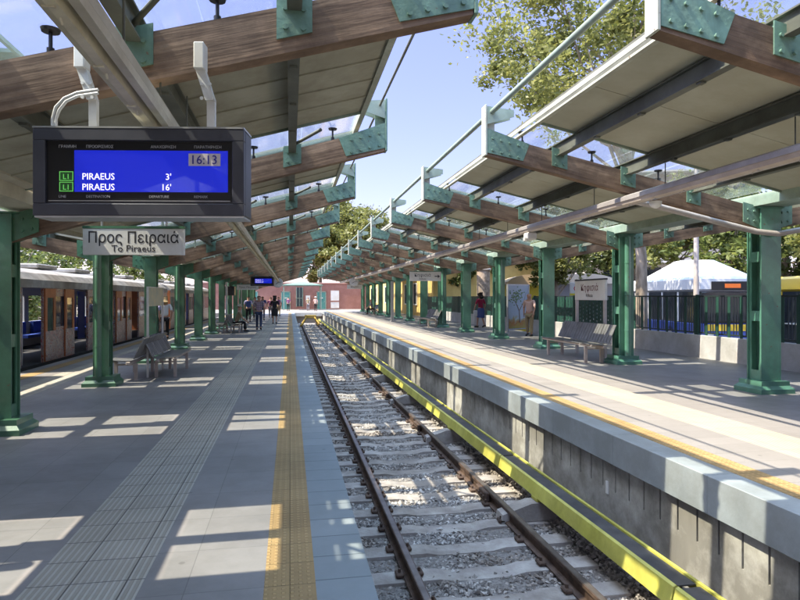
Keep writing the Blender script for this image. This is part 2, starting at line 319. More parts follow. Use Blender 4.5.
# right platform
struct(bx(RE+.001,3.72,-12,YE,-.12,ZR).box(RE,3.4501,-12,YE,-.12,ZR),'platform_coping',COPE) if False else None
cop=MB()
yy=-12.0
while yy<YE:
    cop.box(RE,3.72,yy,min(yy+1.498,YE),-.13,ZR,bev=.006); yy+=1.5
struct(cop,'platform_coping',COPE)
struct(bx(3.72,3.98,-12,YE,-.6,ZR),'warning_strip',YEL)
struct(bx(3.98,4.65,-12,YE,-.6,ZR),'platform_floor',FLOORR)
struct(bx(4.65,5.3,-12,YE,-.6,ZR),'guide_strip',RIBR)
struct(bx(5.3,5.9,-12,YE,-.6,ZR),'platform_floor',FLOORR)
struct(bx(5.9,10.1,-12,YE,-.6,ZR),'platform_floor',FLOOR)
w=MB()
yy=-12.0; XW=3.53
while yy<YE:
    w.box(XW,XW+.12,yy,yy+.246,-1.3,-.132); w.box(XW,XW+.12,yy+.246,yy+.27,-1.3,-.46); w.box(XW+.112,XW+.12,yy+.246,yy+.27,-.46,-.132); yy+=.27
w.box(XW+.121,XW+.3,-12,YE,-1.3,-.132)
struct(w,'platform_wall',CONC)
struct(bx(-20,30,YE,YE+60,-1.3,-.0),'concourse_floor',mat('concourse_paving',(.17,.15,.14),.8,0,(.2,.18,.165),2))
struct(bx(LE,RE,YE-.25,YE-.002,-.38,.0),'concourse_edge',CONCL)
tag(bx(XW-.012,XW-.001,6.22,6.27,-.52,-.38).build('wall_tag',WHITEM),'tiny white tag fixed to the right platform wall','tag')
# ballast beds
struct(bx(LE-.1,XW,-12,YE,-1.349,-1.13),'track_bed',DIRT)
struct(bx(-9.9,-6.02,-12,YE,-1.349,-1.13),'track_bed',DIRT)

# stones (near ones real, "stuff")
def stones(name, x0,x1,ylist, seed, zb=-1.12):
    rnd=random.Random(seed); vs=[];fs=[]
    base=[(1,0,0),(-1,0,0),(0,1,0),(0,-1,0),(0,0,1),(0,0,-1)]
    tri=[(0,2,4),(2,1,4),(1,3,4),(3,0,4),(2,0,5),(1,2,5),(3,1,5),(0,3,5)]
    for (ya,yb,n,sz) in ylist:
        for _ in range(n):
            x=rnd.uniform(x0,x1); y=rnd.uniform(ya,yb); r=sz*rnd.uniform(.55,1.25)
            ph=(y-2.0)%.6
            ys_=abs(((y-2.3+.3)%.6)-.3)
            if ys_<.135 and .72<x<3.13 and rnd.random()<.95: continue
            h=-.025 if .67<x<3.18 else .015
            if abs(x-1.175)<.09 or abs(x-2.675)<.09: h=-.01
            z=zb+h+.03*noise.noise(Vector((x*2,y*2,0)))+rnd.uniform(-.01,.025)
            a=rnd.uniform(0,6.28); b=rnd.uniform(0,6.28); M=Matrix.Rotation(a,3,'Z')@Matrix.Rotation(b,3,'X')
            sc=(r,r*rnd.uniform(.6,1),r*rnd.uniform(.45,.9)); o=len(vs)
            for q in base:
                v=M@Vector((q[0]*sc[0]*rnd.uniform(.75,1.2),q[1]*sc[1]*rnd.uniform(.75,1.2),q[2]*sc[2]*rnd.uniform(.75,1.1)))
                vs.append((x+v.x,y+v.y,z+v.z))
            fs+=[(i+o,j+o,k+o) for i,j,k in tri]
    me=bpy.data.meshes.new(name); me.from_pydata(vs,[],fs); me.materials.append(STONE)
    o=bpy.data.objects.new(name,me); COL.objects.link(o)
    return tag(o,'crushed grey ballast stones between and beside the rails','ballast',kind='stuff')
stones('ballast',LE-.08,XW-.02,[(2.6,8,21000,.031),(8,16,17000,.037),(16,34,16000,.048),(34,64,10000,.07)],3)

# ------------------------------------------------------------------ track
def rail(x,lab):
    r=empty('rail',(x,0,RAIL),label=lab,cat='rail',group='running rails')
    prof=[(-.036,0),(.036,0),(.036,-.035),(.009,-.05),(.009,-.13),(.065,-.145),(.065,-.16),(-.065,-.16),(-.065,-.145),(-.009,-.13),(-.009,-.05),(-.036,-.035)]
    MB().prism(prof,'y',-12,YE-2,0).build('rail_web',RUST,r)
    bx(-.027,.027,-12,YE-2,.0005,.004).build('running_surface',RAILTOP,r)
    c=MB()
    y=2.3
    while y<YE-3:
        for sgn in (-1,1):
            c.box(sgn*.06,sgn*.14,y-.06,y+.06,-.158,-.12,bev=.01)
            c.tube([(sgn*.1,y,-.13),(sgn*.1,y,-.085)],.016,6)
        y+=.6
    c.build('rail_clips',RUST,r)['kind']='stuff'
    return r
rl=rail(1.175,'rusty running rail next to the left platform edge'); rr_=rail(2.675,'rusty running rail next to the yellow conductor rail cover')
for y in (7.95,12.3,16.4,22.0,31.0):
    b=MB(); b.box(-.09,-.03,-.22,.22,-.13,-.01,bev=.01)
    for q in (-.15,-.05,.05,.15): b.tube([(-.11,q,-.07),(-.08,q,-.07)],.02,6)
    b.build('fishplate',RUST,rr_,loc=(0,y,0))
sl=None; i=0; y=2.3
prof=[(-1.25,-.18),(-1.25,.0),(-.45,.0),(-.3,-.03),(.3,-.03),(.45,.0),(1.25,.0),(1.25,-.18)]
while y<YE-3:
    lab='%s concrete sleeper from the near end of the track'%(ORD[i] if i<17 else '')
    if sl is None:
        m=MB(); m.prism(prof,'y',-.125,.125); sl=m.build('sleeper',SLEEP,loc=(1.925,y,RAIL-.165)); o=sl
    else:
        o=sl.copy(); COL.objects.link(o); o.location=(1.925+random.uniform(-.01,.01),y,RAIL-.165+random.uniform(-.004,.004))
    if i>=17: lab='concrete sleeper far along the track beyond the nearest seventeen'
    tag(o,lab,'sleeper','concrete sleepers under the track'); i+=1; y+=.6
# third rail
t=empty('conductor_rail',(3.08,0,-.93),label='yellow covered conductor rail running along the right platform wall',cat='conductor rail')
cv=MB(); dk=MB(); lip=MB(); y=-12.0
while y<YE-4:
    L_=4.09; e=y+L_
    cv.prism([(-.045,.11),(-.01,.27),(.015,.285),(.03,.27),(-.02,.10)],'y',y,e-.012)
    dk.prism([(.031,.262),(.031,.274),(.20,.274),(.20,.262)],'y',y+.01,e-.03); y=e+.01
cv.build('yellow_cover',THIRDY,t); dk.build('cover_top',THIRDD,t)
bx(.205,.235,-12,YE-4,.2,.292).build('rear_yellow_edge',THIRDY,t); bx(.06,.15,-12,YE-4,.10,.2).build('steel_rail',RUST,t)
y=-.95+ -0.2
k=0
yb=3.0
while yb<YE-5:
    m=MB(); m.prism([(-.52,-.16),(-.5,-.06),(-.12,.06),(.2,.06),(.2,-.16)],'y',yb-.11,yb+.11); m.build('insulator_block',SLEEP,t)
    m=MB(); m.box(-.05,.03,yb-.09,yb+.09,.06,.115,bev=.01); m.build('bracket',THIRDY,t); yb+=4.15
# small posts holding the rail
# buffer stop
b=empty('buffer_stop',(1.925,58,RAIL),label='yellow steel buffer stop at the end of the track',cat='buffer stop')
m=MB(); 
for sx in (-1,1):
    m.tube([(sx*.95,-1.0,-.1),(sx*.35,.2,.75)],.09,8); m.tube([(sx*.75,1.2,-.1),(sx*.35,.2,.75)],.07,8); m.box(sx*.75-.07,sx*.75+.07,-1.3,1.3,-.02,.1)
m.build('frame',mat('buffer_yellow',(.45,.30,.04),.6,0,(.36,.22,.03),4,grime=.3),b); bx(-.55,.55,.05,.3,.6,.9,bev=.03).build('buffer_beam',mat('buffer_wood',(.38,.26,.06),.7),b)

# ------------------------------------------------------------------ canopies
def zbL(x):
    if x>=-3.55: return 3.745-.283*(1.32-x)
    return 2.367+.19*(-3.55-x)
def zbR(x):
    if x<=7.4: return 3.745-.215*(x-2.77)
    return 2.75+.18*(x-7.4)
BH=.32
def strip(zb, xs, c0, c1, y0, y1, mb, mi=0):
    n=len(xs)
    vs=[]
    for x in xs:
        for (y,c) in ((y0,c0),(y1,c0),(y1,c1),(y0,c1)): vs.append((x,y,zb(x)+c))
    fs=[]
    for i in range(n-1):
        for k in range(4): fs.append((i*4+k,i*4+(k+1)%4,(i+1)*4+(k+1)%4,(i+1)*4+k))
    fs.append((0,1,2,3)); e=(n-1)*4; fs.append((e,e+3,e+2,e+1)); mb.add(vs,fs,mi); return mb
def lin(a,b,n): return [a+(b-a)*i/n for i in range(n+1)]

def canopy(side):
    left = side<0
    tip,cx,ox = (1.32,-3.55,-6.75) if left else (2.77,7.4,11.3)
    s = 1 if left else -1        # direction from column to tip
    zb = zbL if left else zbR
    root=empty('platform_canopy',(cx,0,0),label=('timber and glass canopy over the left platform, its tips ending over the track' if left else 'timber and glass canopy over the right platform with pale end plates on its beam tips'),cat='canopy',group='platform canopies')
    R=MB
    def loc(o): # meshes are in world coords; shift to root
        o.location=(-cx,0,0); return o
    pur=[tip-s*1.27-s*1.06*i for i in range(3)] if left else [3.9,5.0,6.1]
    if left: pur=[.03,-1.0,-2.05]
    outp=[cx-s*1.1,cx-s*2.1,cx-s*3.0]
    edge = .93 if left else 3.33
    protos={}
    # beam meshes (built once at y=0, shared)
    bm_=R(); strip(zb, lin(cx+s*.0,tip-s*.02,12) if left else lin(tip-s*.02,cx,12), 0,BH,-.07,.07,bm_)
    bo=R(); strip(zb, lin(cx-s*.01,ox,6), 0.0,BH-.04,-.065,.065,bo)
    ep=R(); ep.box(tip-.015,tip+.015,-.085,.085,zb(tip)-.005,zb(tip)+.72,bev=.004)
    ep.box(tip-s*.015,tip-s*.15,-.012,.012,zb(tip)+BH,zb(tip)+.70)
    def rivets(m,pts,y):
        for (x,z) in pts:
            for sy in (-1,1): m.tube([(x,sy*y,z),(x,sy*(y+.022),z)],.019,8)
    gs=R(); x1=tip-s*.018; x2=tip-s*.66; x3=tip-s*.56
    for sy in (-1,1):
        a,b_=sorted((sy*.072,sy*.083)); gs.prism([(x1,zb(tip)+.03),(x3,zb(x3)+.05),(x2,zb(x2)+BH+.0),(x1,zb(tip)+BH+.06)],'y',a,b_)
    pts=[]
    for i in range(4): 
        x=tip-s*(.1+.13*i); pts+= [(x,zb(x)+.09),(x,zb(x)+.26)]
    rivets(gs,pts,.083)
    us=R(); xa=tip-s*.15; xb=tip-s*.42
    us.prism([(tip-s*.02,zb(tip)+.44),(tip-s*.02,zb(tip)+.70),(xb,zb(tip)+.66),(xb,zb(tip)+.56)],'y',.072,.084)
    us.prism([(tip-s*.02,zb(tip)+.44),(tip-s*.02,zb(tip)+.70),(xb,zb(tip)+.66),(xb,zb(tip)+.56)],'y',-.084,-.072); us.box(*sorted((tip-s*.06,tip-s*.10)),-.0715,.0715,zb(tip)+.5,zb(tip)+.52)
    def bracket(x):
        m=R(); w_=.12
        for sy in (-1,1):
            a,b_=sorted((sy*.072,sy*.084)); m.prism([(x-w_,zb(x-w_)+.10),(x+w_,zb(x+w_)+.10),(x+w_,zb(x+w_)+BH+.05),(x-w_,zb(x-w_)+BH+.05)],'y',a,b_)
        m.box(x-.11,x+.11,-.0835,.0835,zb(x)+BH+.02,zb(x)+BH+.04); rivets(m,[(x-.06,zb(x)+.15),(x+.06,zb(x)+.15),(x-.06,zb(x)+.28),(x+.06,zb(x)+.28)],.084); return m
    brs=[bracket(x) for x in pur]+[bracket(x) for x in outp[:2]]
    st=[bracket]
    studs=[]
    sx_=[(pur[i]+pur[i+1])/2 for i in range(2)]+[pur[0]+s*.55]
    stms=[]
    for x in sx_:
        stm=R(); stms.append(stm); z=zb(x)+BH; stm.tube([(x,0,z),(x,0,z+.17)],.013,8); stm.tube([(x,0,z+.155),(x,0,z+.175)],[.055,.062],12); stm.tube([(x,0,z),(x,0,z+.05)],.025,8)
    nd=R(); 
    for sy in (-1,1):
        a,b_=sorted((sy*.073,sy*.086)); nd.prism([(cx-.44,zb(cx-.44)+.03),(cx,zb(cx)-.03),(cx+.44,zb(cx+.44)+.03),(cx+.44,zb(cx+.44)+BH+.02),(cx,zb(cx)+BH+.02),(cx-.44,zb(cx-.44)+BH+.02)],'y',a,b_)
    rivets(nd,[(cx+dx,zb(cx+dx)+dz) for dx in (-.36,-.25,.25,.36) for dz in (.09,.24)],.086)
    gl=R(); xs=lin(cx+s*(.62 if left else .3),edge,5); 
    for i in range(5):
        g0=xs[i]; g1=xs[i+1]-s*.012; strip(zb,sorted([g0,g1]),.50,.512,-.6,.6,gl)
    go=R(); strip(zb,sorted(lin(cx-s*(.04 if left else .3),ox+s*.1,3)),.40,.412,-.6,.6,go)
    dgs=[]
    for x in pur:
        br=R(); dgs.append(br); br.tube([(x,-.12,zb(x)+.36),(x+.36,-.60,zb(x+.36)+.36)],.022,6)
    bar=R()
    for sy in (-.615,.615):
        strip(zb,sorted(lin(cx+s*.25,edge,5)),.44,.53,sy-.014,sy+.014,bar)
    first={}
    def place(key,mb,name,m,y,parent):
        if key not in first:
            o=mb.build(name,m); first[key]=o
        else:
            o=first[key].copy(); COL.objects.link(o)
        o.parent=parent; o.location=(-cx if parent is root else 0, y if parent is root else 0, 0); return o
    for y in BEAMS:
        bo_=place('b',bm_,'beam',WOOD_L if left else WOOD_R,y,root)
        place('ep',ep,'end_plate',CREAMPL if not left else GREENB,y,bo_); place('gs',gs,'gusset_plate',GREENB,y,bo_); place('us',us,'rail_bracket',GREENL,y,bo_)
        for i,mb in enumerate(brs): place('br%d'%i,mb,'purlin_bracket',GREENB,y,bo_)
        
        for i,mb in enumerate(stms): place('st%d'%i,mb,'glass_stud',BLACK,y,bo_)
        
        if left:
            for i,mb in enumerate(dgs): place('dg%d'%i,mb,'brace',DARKST,y,bo_)
        place('nd',nd,'node_plate',GREENB if not left else GREEN,y,bo_)
        place('o',bo,'outer_beam',WOOD_LO if left else WOOD_RO,y,root)
        place('gl',gl,'glass_pane',GLASS,y,root); place('go',go,'outer_glass_pane',GLASS,y,root)
        place('bar',bar,'glazing_bar',GREENL,y,root)
    ya,yb_=BEAMS[0]-.1,BEAMS[-1]+.6
    for x in pur+outp:
        z=zb(x)+(.27 if x in pur else .24); m=R()
        m.box(x-.05,x+.05,ya,yb_,z,z+.014); m.box(x-.008,x+.008,ya,yb_,z+.015,z+.175); m.box(x-.045,x+.045,ya,yb_,z+.176,z+.19)
        for y in BEAMS:
            for q in (.9,1.9,2.9): m.box(x-.03 if not left else x-.03,x+.03,y+q,y+q+.07,z-.02,z+.0)
        loc(m.build('purlin',DARKST,root))
    # roof panels
    nb = 5 if left else 2
    key=None; po=None; pp=None
    for j in range(len(BEAMS)-1):
        y=BEAMS[j]
        if key is None:
            m=R(); span=P-1.26; wv=span/nb
            for i in range(nb):
                strip(zb,sorted(lin(cx+s*.25,edge,5)),.47,.52,.63+i*wv+.005,.63+(i+1)*wv-.005,m)
            strip(zb,sorted(lin(cx+s*.25,edge,5)),.525,.56,.63,P-.63,m)
            if left:
                for i in range(1,nb): strip(zb,sorted(lin(cx+s*.25,edge,5)),.455,.469,.6+i*wv-.03,.6+i*wv-.006,m)
            pp=m.build('roof_panel',PANELL if left else PANEL); key=1
            m=R(); strip(zb,sorted(lin(cx-s*(.022 if left else .3),ox+s*.1,3)),.38,.465,.63,P-.63,m); po=m.build('outer_roof_panel',PANELL if left else PANEL)
            f1=R(); z=zb(edge)
            f1.box(edge-.015,edge+.015,.001,P-.001,z+.515,z+.57,0); f1.box(edge-.035,edge+.03,.001,P-.001,z+.43,z+.455,0); f1.box(edge-.012,edge+.012,.6,P-.6,z+.456,z+.514,1); f1.box(edge-.01,edge+.02,.001,P-.001,z+.575,z+.60,1)
            f1=f1.build('fascia_channel',[CREAMPL,DARKST])
            for o in (pp,po,f1): o.parent=root; o.location=(-cx,y,0)
        else:
            for src in (pp,po,f1):
                o=src.copy(); COL.objects.link(o); o.location=(-cx,y,0)
    # edge rail tube, gutter, outer fascia
    zt=zb(tip)+.62
    loc(R().tube([(tip-s*.09,ya,zt),(tip-s*.09,yb_,zt)],.016 if left else .038,12).build('edge_rail',DARKST if left else GREENL,root))
    gx0=cx; cx=cx+(.24 if left else 0)
    m=R(); m.box(cx-.24,cx+.24,ya,yb_,zb(cx)+BH+.05,zb(cx)+BH+.08); m.box(cx-.26,cx-.241,ya,yb_,zb(cx)+BH+.05,zb(cx)+.55); m.box(cx+.241,cx+.26,ya,yb_,zb(cx)+BH+.05,zb(cx)+.55)
    
    cx=gx0
    if left: strip(zb,sorted([cx+s*.51,cx+s*.61]),.45,.49,ya,yb_,m)
    loc(m.build('gutter',BEIGEMET if left else GREENL,root))
    m=R(); zz=zb(ox); m.box(ox-.03,ox+.03,ya,yb_,zz+.12,zz+.46); m.tube([(ox+s*.12,ya,zz+.1),(ox+s*.12,yb_,zz+.1)],.05,10)
    loc(m.build('outer_fascia',BEIGEMET,root))
    if left:
        # added sun blocker above the roof, outer half perforated, shading the left platform
        m=R(); xw0,xw1=-2.56,-1.98; z=3.5
        m.box(xw0,xw0+.26,ya,yb_,z,z+.03)
        m.box(xw1-.03,xw1,ya,yb_,z,z+.03); m.box(xw0+.39,xw0+.45,ya,yb_,z,z+.03)
        y=ya
        while y<yb_: m.box(xw0+.262,xw1-.032,y,y+.22,z+.001,z+.029); y+=.47
        for y in BEAMS:
            for x in (xw0+.1,xw1-.05): m.box(x-.02,x+.02,y-.02,y+.02,zb(x)+BH,z-.001)
        loc(m.build('roof_sun_blocker',GREENL,root))
    return root
canopy(-1); canopy(1)

# ------------------------------------------------------------------ columns
def column(x,zf,zt,pipe):
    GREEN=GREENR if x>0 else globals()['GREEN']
    r=empty('canopy_column',(x,0,zf)); hw=.18 if x>0 else .145; hd=.15 if x>0 else .13; H=zt-zf
    m=MB(); m.prism([(-.30,-.29),(.30,-.29),(.30,.29),(-.30,.29)],'z',0,.07)
    vs=[]; 
    for (a,b,z) in ((.30,.29,.07),(.25,.24,.12),(.25,.24,.19)):
        vs+=[(-a,-b,z),(a,-b,z),(a,b,z),(-a,b,z)]
    m.add(vs,[(l*4+k,l*4+(k+1)%4,l*4+4+(k+1)%4,l*4+4+k) for l in range(2) for k in range(4)]+[(8,9,10,11)])
    m.build('base',GREEN,r)
    for sy in (-1,1):
        m=MB(); a,b=sorted((sy*hd,sy*(hd-.02))); m.box(-hw,hw,a,b,.19,H,bev=.003); m.build('flange',GREEN,r)
    m=MB(); z=.19
    for i,z in enumerate([.19+ (H-.19)*q for q in (0,.345,.69,.93)]):
        zz=.05 if i==0 else 0
        for sx in (-1,1):
            a,b=sorted((sx*(hw-.03),sx*(hw-.05))); m.box(a,b,-hd+.021,hd-.021,z,min(z+.16,H))
    for sx in (-1,1):
        a,b=sorted((sx*(hw-.03),sx*(hw-.05)))
        for sy in (-1,1):
            c,d=sorted((sy*(hd-.021),sy*(hd-.065))); m.box(a+.001,b-.001,c,d,.19,H)
    m.box(-.012,.012,-hd+.021,hd-.021,.19,H)
    m.build('batten_web',GREEN,r)
    m=MB(); m.box(-.22,.22,-.17,.17,H,H+.02); m.build('cap_plate',GREEN,r)
    if pipe:
        m=MB(); m.tube([(-.02,-.225,.19),(-.02,-.225,H-.05)],.062,16); 
        m.build('downpipe',GREEN,r)
        m=MB()
        for z in (.75,1.55,2.25): m.tube([(-.02,-.225,z),(-.02,-.225,z+.025)],.070,16); m.box(-.05,.01,-.17,-.151,z-.001,z+.024)
        m.build('pipe_clamp',GREEN,r)
    return r
for side,x,zf,zt in ((-1,-3.55,0,2.74),(1,7.4,ZR,3.09)):
    word='left' if side<0 else 'right'
    pr=[column(x,zf,zt,False),column(x,zf,zt,True)]
    used=[False,False]; n=0
    for k,y in enumerate(BEAMS):
        if y<0: continue
        kk=(k)%2   # k index 2 -> Y0
        q = 0 if ((k-3)%2==0) else 1
        lab='%s green column %son the %s platform from the near end'%(ORD[n],('with downpipe ' if q else ''),word)
        o = pr[q] if not used[q] else copy_tree(pr[q])
        used[q]=True; o.location=(x,y,zf); tag(o,lab,'column','canopy columns on the %s platform'%word); n+=1

# ------------------------------------------------------------------ luminaires
def luminaire(x,z,y0,y1,lab,wd,m1,m2,zb):
    r=empty('strip_light',(x,0,z),label=lab,cat='light',group='long strip lights under the canopies')
    m=MB(); m.prism([(-wd,.06),(wd,.06),(wd,.12),(wd*.5,.15),(-wd*.5,.15),(-wd,.12)],'y',y0,y1); m.build('housing',m1,r)
    m=MB(); m.prism([(-wd*.9,.059),(-wd*.75,.01),(-wd*.3,-.01),(wd*.1,.0),(wd*.25,.059)],'y',y0,y1,sm=False); m.build('diffuser',m2,r)
    m=MB(); m.prism([(wd*.45,.059),(wd*.5,.015),(wd*.95,.015),(wd,.059)],'y',y0,y1); m.build('cable_tray',m1,r)
    m=MB(); y=y0+.2
    while y<y1: m.box(-wd*.5,wd*.0,y,y+.012,-.013,.01); m.tube([(-wd*.2,y+.1,.0),(-wd*.2,y+.13,-.022)],.007,6); y+=.62
    m.build('clip',m1,r)['kind']='stuff'
    hr=None
    for y in BEAMS:
        if y0<y<y1:
            for q in (-.9,.0,1.05):
                if hr is None: m=MB(); m.tube([(wd*.5,0,.15),(wd*.5,0,zb(x)+.27-z)],.007,6); o=hr=m.build('hanger_rod',DARKST,r)
                else: o=hr.copy(); COL.objects.link(o)
                o.location=(0,y+q,0)
    return r
luminaire(-.90,2.84,-2,60,'long beige strip light running under the left canopy above the display',.098,BEIGEMET,DIFF,zbL)
luminaire(5.0,3.07,-2,60,'long grey strip light running under the right canopy',.115,LAMPMET,mat('pale_diffuser',(.5,.42,.36),.3,0,(.58,.5,.44),2,grime=.2),zbR)
# branch conduit under second beam, right
r=MB()
pts=[(5.05,8.2,3.13),(5.4,8.2,3.08),(6.4,8.2,2.87),(7.15,8.2,2.72),(7.45,8.1,2.68),(7.9,8.05,2.76),(9,8.05,2.94),(11,8.05,3.3)]
r.tube(pts,.045,10); tag(r.build('cable_duct',LAMPMET),'grey cable duct running from the strip light to the nearest right column','cable duct')
# small camera and dome
c=empty('security_camera',(5.0,12.0,2.93),label='small white camera under the right strip light, near the second visible beam',cat='camera',)
m=MB(); m.box(-.1,.1,-.13,.13,-.02,.13,bev=.02); m.build('body',WHITEM,c); bx(-.14,-.07,-.05,.05,-.05,.03,bev=.01).build('lens',WHITEM,c); MB().tube([(0,0,.12),(0,0,.16)],.02).build('mount',WHITEM,c)
d=MB(); d.tube([(0,0,.0),(0,0,-.04),(0,0,-.08),(0,0,-.10)],[.09,.085,.055,.015],16); tag(d.build('dome_camera',WHITEM,loc=(5.12,7.75,3.06)),'white dome camera under the right strip light beside the cable duct','camera')

# ------------------------------------------------------------------ displays
def display(x,y,z,rz,lab,near=True):
    r=empty('departure_display',(x,y,z),rz,label=lab,cat='display',group='blue departure displays'); W_=.655; H_=.545
    m=MB(); m.box(-W_,W_,.03,.2,0,H_,bev=.008); m.build('casing',CASE,r)
    f=MB(); b=.075
    for (x0,x1,z0,z1) in ((-W_,W_,0,b),(-W_,W_,H_-b,H_),(-W_,-W_+b,b,H_-b),(W_-b,W_,b,H_-b)): f.box(x0,x1,-.012,.029,z0,z1,bev=.004)
    f.build('bezel',CASE,r)
    bx(-W_+b,W_-b,.01,.028,.09,H_-b).build('front_panel',BLACK,r)
    bx(-W_+b,W_-b,.012,.02,b,.0895).build('lower_bezel',CASE,r)
    bx(-W_+.005,W_-.005,.0,.2,-.012,-.001).build('bottom_trim',ALU,r); bx(-W_,W_,-.014,.2,H_+.001,H_+.012).build('top_trim',ALU,r); bx(-W_+.09,W_-.09,.0,.009,.091,.096).build('silver_line',ALU,r)
    bx(-.405,.55,.003,.009,.15,.41).build('screen',SCREEN,r)
    if near:
        T=lambda n,b_,s,m_,x_,z_,al='LEFT',sx=1.,bo=0: text(n,b_,s,m_,r,(x_,-.0015,z_),align=al,sx=sx,bold=bo)
        for s_,x_ in (('ΓΡΑΜΜΗ',-.50),('ΠΡΟΟΡΙΣΜΟΣ',-.33),('ΑΝΑΧΩΡΗΣΗ',.07),('ΠΑΡΑΤΗΡΗΣΗ',.34)): T('header_text',s_,.025,TXTGR,x_,.424)
        for s_,x_ in (('LINE',-.50),('DESTINATION',-.33),('DEPARTURE',.06),('REMARK',.34)): T('footer_text',s_,.023,TXTGR,x_,.112)
        bx(.306,.505,-.001,.0025,.315,.392).build('clock_panel',mat('pale_pixel_panel',(.55,.5,.52),.5),r)
        text('clock_digits','16:13',.08,emit('navy_digits',(.01,.01,.18),.1),r,(.315,-.003,.326),sx=.98)
        for i,(zz,mn) in enumerate(((.226,"3'"),(.160,"16'"))):
            T('destination_text','PIRAEUS',.058,TXTW,-.356,zz,sx=.95)
            T('minutes_text',mn,.056,TXTW,.20,zz,al='RIGHT')
            bx(-.493,-.412,-.0005,.0025,zz-.007,zz+.048).build('line_badge',mat('badge_green',(.03,.12,.03),.5),r)
            g=MB()
            for (x0,x1,z0,z1) in ((-.495,-.410,zz-.009,zz-.005),(-.495,-.410,zz+.046,zz+.05),(-.495,-.491,zz-.0045,zz+.0455),(-.414,-.410,zz-.0045,zz+.0455)): g.box(x0,x1,-.002,.0,z0,z1)
            g.build('badge_border',TXTG,r); T('badge_text','L1',.046,TXTG,-.475,zz+.002)
    else:
        text('destination_text','PIRAEUS  3\'',.09,TXTW,r,(-.38,-.0015,.30)); text('destination_text','PIRAEUS 16\'',.09,TXTW,r,(-.38,-.0015,.19))
    return r
A=radians(-9)
d1=display(-.93,4.0,2.21,A,'large dark departure display with blue screen hanging nearest the camera')
# arms bolted to the beam
for px,wd in ((-.335,0),( .41,0)):
    m=MB(); m.prism([(px-.005,.556),(px+.045,.556),(px+.045,.74),(px-.005,.74)],'y',.05,.085)
    m.prism([(px-.01,.74),(px+.05,.74),(px-.01,.93),(px-.07,.93)],'y',.03,.075)
    m.box(px-.075,px-.01,-.0,.09,.93,1.10,bev=.006)
    for a,b_ in ((-.03,.75),(.03,.75),(-.03,.84),(.02,.84)): m.tube([(px+a,.031,b_),(px+a,.02,b_)],.011,8)
    m.build('hanging_arm',WHITEM,d1)
m=MB()
for o_ in (0,.022): m.tube([(-.565+o_,.05,.55),(-.565+o_,.05,.62),(-.54+o_,.04,.69-o_*.8),(-.48+o_*.5,.03,.745-o_*.9),(-.40,.03,.78-o_),(-.27,.03,.80-o_)],.010,8)
m.build('supply_cable',WHITEM,d1)
m=MB(); m.box(-.08,.08,-.02,.02,0,.2,bev=.005); 
for a in (-.05,.05): m.tube([(a,-.02,.05),(a,-.03,.05)],.012,8)
tag(m.build('junction_plate',WHITEM,loc=(-2.0,4.12,2.83)),'small white bolted plate on the near beam at the left edge of the picture','plate')
d2=display(-1.56,34.9,2.33,A,'small far departure display with blue screen hanging down the left platform',near=False)
for px in (-.4,.4): MB().tube([(px,.1,.58),(px,.1,1.1)],.03).build('hanging_arm',WHITEM,d2)

# hanging signs ----------------------------------------------------------
def hang_sign(x,y,z,rz,w_,h_,lab,rods,grp='white hanging platform signs'):
    r=empty('hanging_sign',(x,y,z),rz,label=lab,cat='sign',group=grp)
    bx(-w_/2,w_/2,-.03,.03,0,h_,bev=.004).build('panel',SIGNW,r); bx(-w_/2-.003,w_/2+.003,-.035,.035,h_+.001,h_+.035).build('top_rail',GREEN,r)
    m=MB()
    for a in (-w_*.32,w_*.32): m.tube([(a,0,h_+.035),(a,0,h_+rods)],.015,8)
    m.build('hanger',ALU,r); return r
s1=hang_sign(-2.10,8.75,2.275,radians(-8),1.36,.36,'white hanging sign reading Προς Πειραιά, To Piraeus, below the near display',.45)
text('greek_text','Προς Πειραιά',.215,TXTD,s1,(0,-.032,.165),align='CENTER',sx=.88,bold=.0012); text('latin_text','To Piraeus',.13,TXTD,s1,(0,-.032,.045),align='CENTER',sx=1.05)
s2=hang_sign(6.0,26.4,2.42,radians(-8),1.42,.42,'white hanging sign reading Κηφισιά with an arrow, over the right platform',.65)
text('greek_text','Κηφισιά',.2,TXTD,s2,(-.12,-.032,.2),align='CENTER'); text('latin_text','Kifissia',.11,TXTD,s2,(-.12,-.032,.06),align='CENTER')
m=MB(); m.box(.42,.56,-.034,-.031,.19,.23); m.prism([(.56,.13),(.66,.21),(.56,.29)],'y',-.034,-.031); m.build('arrow',TXTD,s2)
s3=hang_sign(5.1,48,2.35,radians(-8),1.2,.34,'small white hanging sign under the far clock over the right platform',.75)
text('greek_text','Κηφισιά',.16,TXTD,s3,(0,-.032,.12),align='CENTER')
s4=hang_sign(-2.6,38.5,2.15,0,1.3,.32,'white hanging sign far down the left platform behind the far display',.6)
text('greek_text','Προς Πειραιά',.16,TXTD,s4,(0,-.032,.1),align='CENTER')
# clocks
def clock(x,y,z,lab):
    r=empty('station_clock',(x,y,z),radians(-10),label=lab,cat='clock',group='round station clocks')
    MB().tube([(0,-.08,0),(0,-.07,0),(0,.07,0),(0,.08,0)],[.34,.37,.37,.34],24).build('case',WHITEM,r)
    MB().tube([(0,-.085,0),(0,-.081,0)],.31,24).build('dial',SIGNW,r)
    m=MB(); m.box(-.015,.015,-.092,-.088,-.02,.2,M=Matrix.Rotation(radians(-125),4,'Y')); m.box(-.012,.012,-.096,-.093,-.02,.27,M=Matrix.Rotation(radians(78),4,'Y')); m.build('hands',TXTD,r)
    MB().tube([(0,0,.36),(0,0,.55)],.03).build('hanger',WHITEM,r); return r
clock(-.9,46.5,2.78,'round white clock hanging over the left platform beside the far display'); clock(4.95,47,2.88,'round white clock hanging over the right platform')

